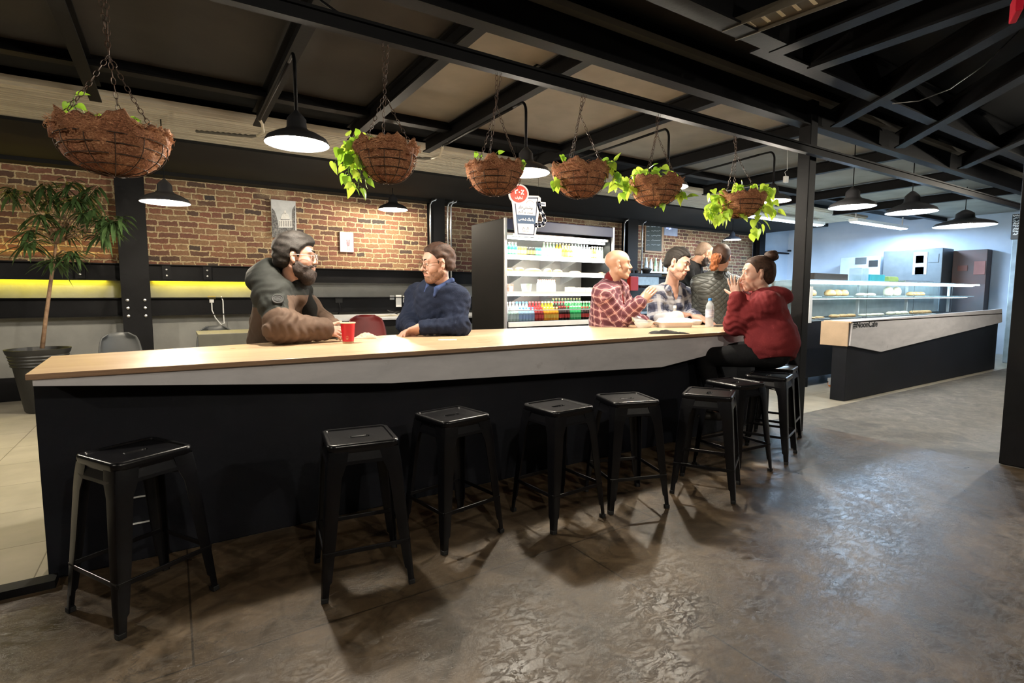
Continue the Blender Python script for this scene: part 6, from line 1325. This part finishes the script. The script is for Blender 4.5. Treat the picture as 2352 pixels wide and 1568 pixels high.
# glass partition posts and kitchen
KX=14.9
for px,wd,l in((1898,.10,'black window post nearest right of the slim column'),(1918,.06,'thin pale-edged window post beside it')):
    q=at(px,560,Y=8.0); tag(MB().box((q.x-wd/2,7.95,0),(q.x+wd/2,8.05,3.2)).build('window_post',M['black']),l,'post')
for (xa,xb,l) in((1741,1834,'window_1'),(1888,1916,'window_2')):
    a=at(xa,505,Y=8.69); b=at(xb,583,Y=8.69)
    if b.x>KX: b.x=KX
    mb=MB(); mb.box((a.x,8.6,b.z-.04),(b.x,8.66,b.z)).box((a.x,8.6,a.z),(b.x,8.66,a.z+.05)).box((a.x-.03,8.6,b.z-.9),(a.x,8.66,a.z)); struct(l,mb,M['black'])
def kbox(x0_,y0_,x1_,y1_,X,d_,m,name,label,cat,Z0=None,parts=()):
    """box on the right hand kitchen wall: front face in the plane x=X"""
    a=at(x0_,y0_,X=X); b=at(x1_,y1_,X=X); z0=min(a.z,b.z) if Z0 is None else Z0; t=thing(name,label,cat,(X+d_/2,(a.y+b.y)/2,z0)); MB().box((X,min(a.y,b.y),z0),(X+d_,max(a.y,b.y),a.z)).build('cabinet_body',m,t,bevel=.01)
    for (u0,v0,u1,v1,pm,pn) in parts:
        c0=at(u0,v0,X=X); c1=at(u1,v1,X=X); MB().box((X-.012,min(c0.y,c1.y),min(c0.z,c1.z)),(X,max(c0.y,c1.y),max(c0.z,c1.z))).build(pn,pm,t,bevel=.003)
    return t
GM=mat('grey_metal',(.10,.12,.13),.4,.5); LM=mat('pale_blue_metal',(.42,.5,.58),.4,.3)
kbox(2030,577,2162,632,14.2,.6,GM,'wall_oven','grey kitchen oven with two control windows beyond the display case','oven',Z0=0,parts=((2099,580,2128,630,LM,'panel_strip'),(2104,587,2122,604,M['rubber'],'dial_window'),(2132,584,2156,602,GM,'door_window'),(2102,613,2122,630,M['rubber'],'lower_window')))
kbox(1930,592,2020,640,14.3,.55,LM,'kitchen_counter','pale steel kitchen counter left of the oven','counter',Z0=0,parts=((1965,592,1990,606,GM,'grey_panel'),(1996,598,2016,612,M['rubber'],'knob_panel')))  # grey metal panel and knob panel on the counter front
kbox(2190,576,2264,640,14.7,.28,mat('brown_board',(.09,.075,.07),.6,c2=(.12,.06,.05),ns=2),'menu_board','brown board with red patches on the kitchen wall','board',Z0=.9,parts=((2200,610,2222,622,mat('rust_patch',(.2,.07,.05),.6),'red_patch'),(2238,600,2262,630,mat('red_patch',(.28,.11,.09),.6,ns=6),'red_patch')))
t=kbox(2325,492,2400,545,11.8,.05,mat('chalk_panel',(.04,.045,.05),.7),'chalk_panel','dark panel full of white chalk scribble at the far right edge','board')
mb=MB(); rc=random.Random(11)
for r_ in range(8):
    y=495+r_*6; pts=[]; x=2327
    while x<2352: pts.append(at(x,y+rc.uniform(-2,2),X=11.78)); x+=1.6
    mb.tube(pts,.010,4)
mb.build('chalk_writing',mat('chalk2',(.7,.75,.78),.9),t)
kbox(2325,550,2420,700,13.2,.4,mat('pale_shelf',(.5,.62,.70),.5,c2=(.3,.38,.45),ns=6),'shelf_unit','pale lit shelf unit at the far right edge beyond the counter','shelf',Z0=0)
# kitchen ceiling lights
for (x,y,w_,l,X_) in((10.5,6.3,3.2,'long fluorescent light over the display case aisle',2.93),(13.2,5.6,2.4,'fluorescent light over the far kitchen',3.06)):
    t=thing('tube_fixture',l,'light',(x,y,2.8)); MB().box((x-w_/2,y-.09,2.80),(x+w_/2,y+.09,2.86)).box((x-w_/2+.1,y-.01,2.86),(x-w_/2+.12,y+.01,X_)).box((x+w_/2-.12,y-.01,2.86),(x+w_/2-.1,y+.01,X_)).build('housing',M['white'],t); MB().box((x-w_/2+.02,y-.07,2.78),(x+w_/2-.02,y+.07,2.80)).build('diffuser',bulb_m('cool_tube',(.75,.88,1),5),t)
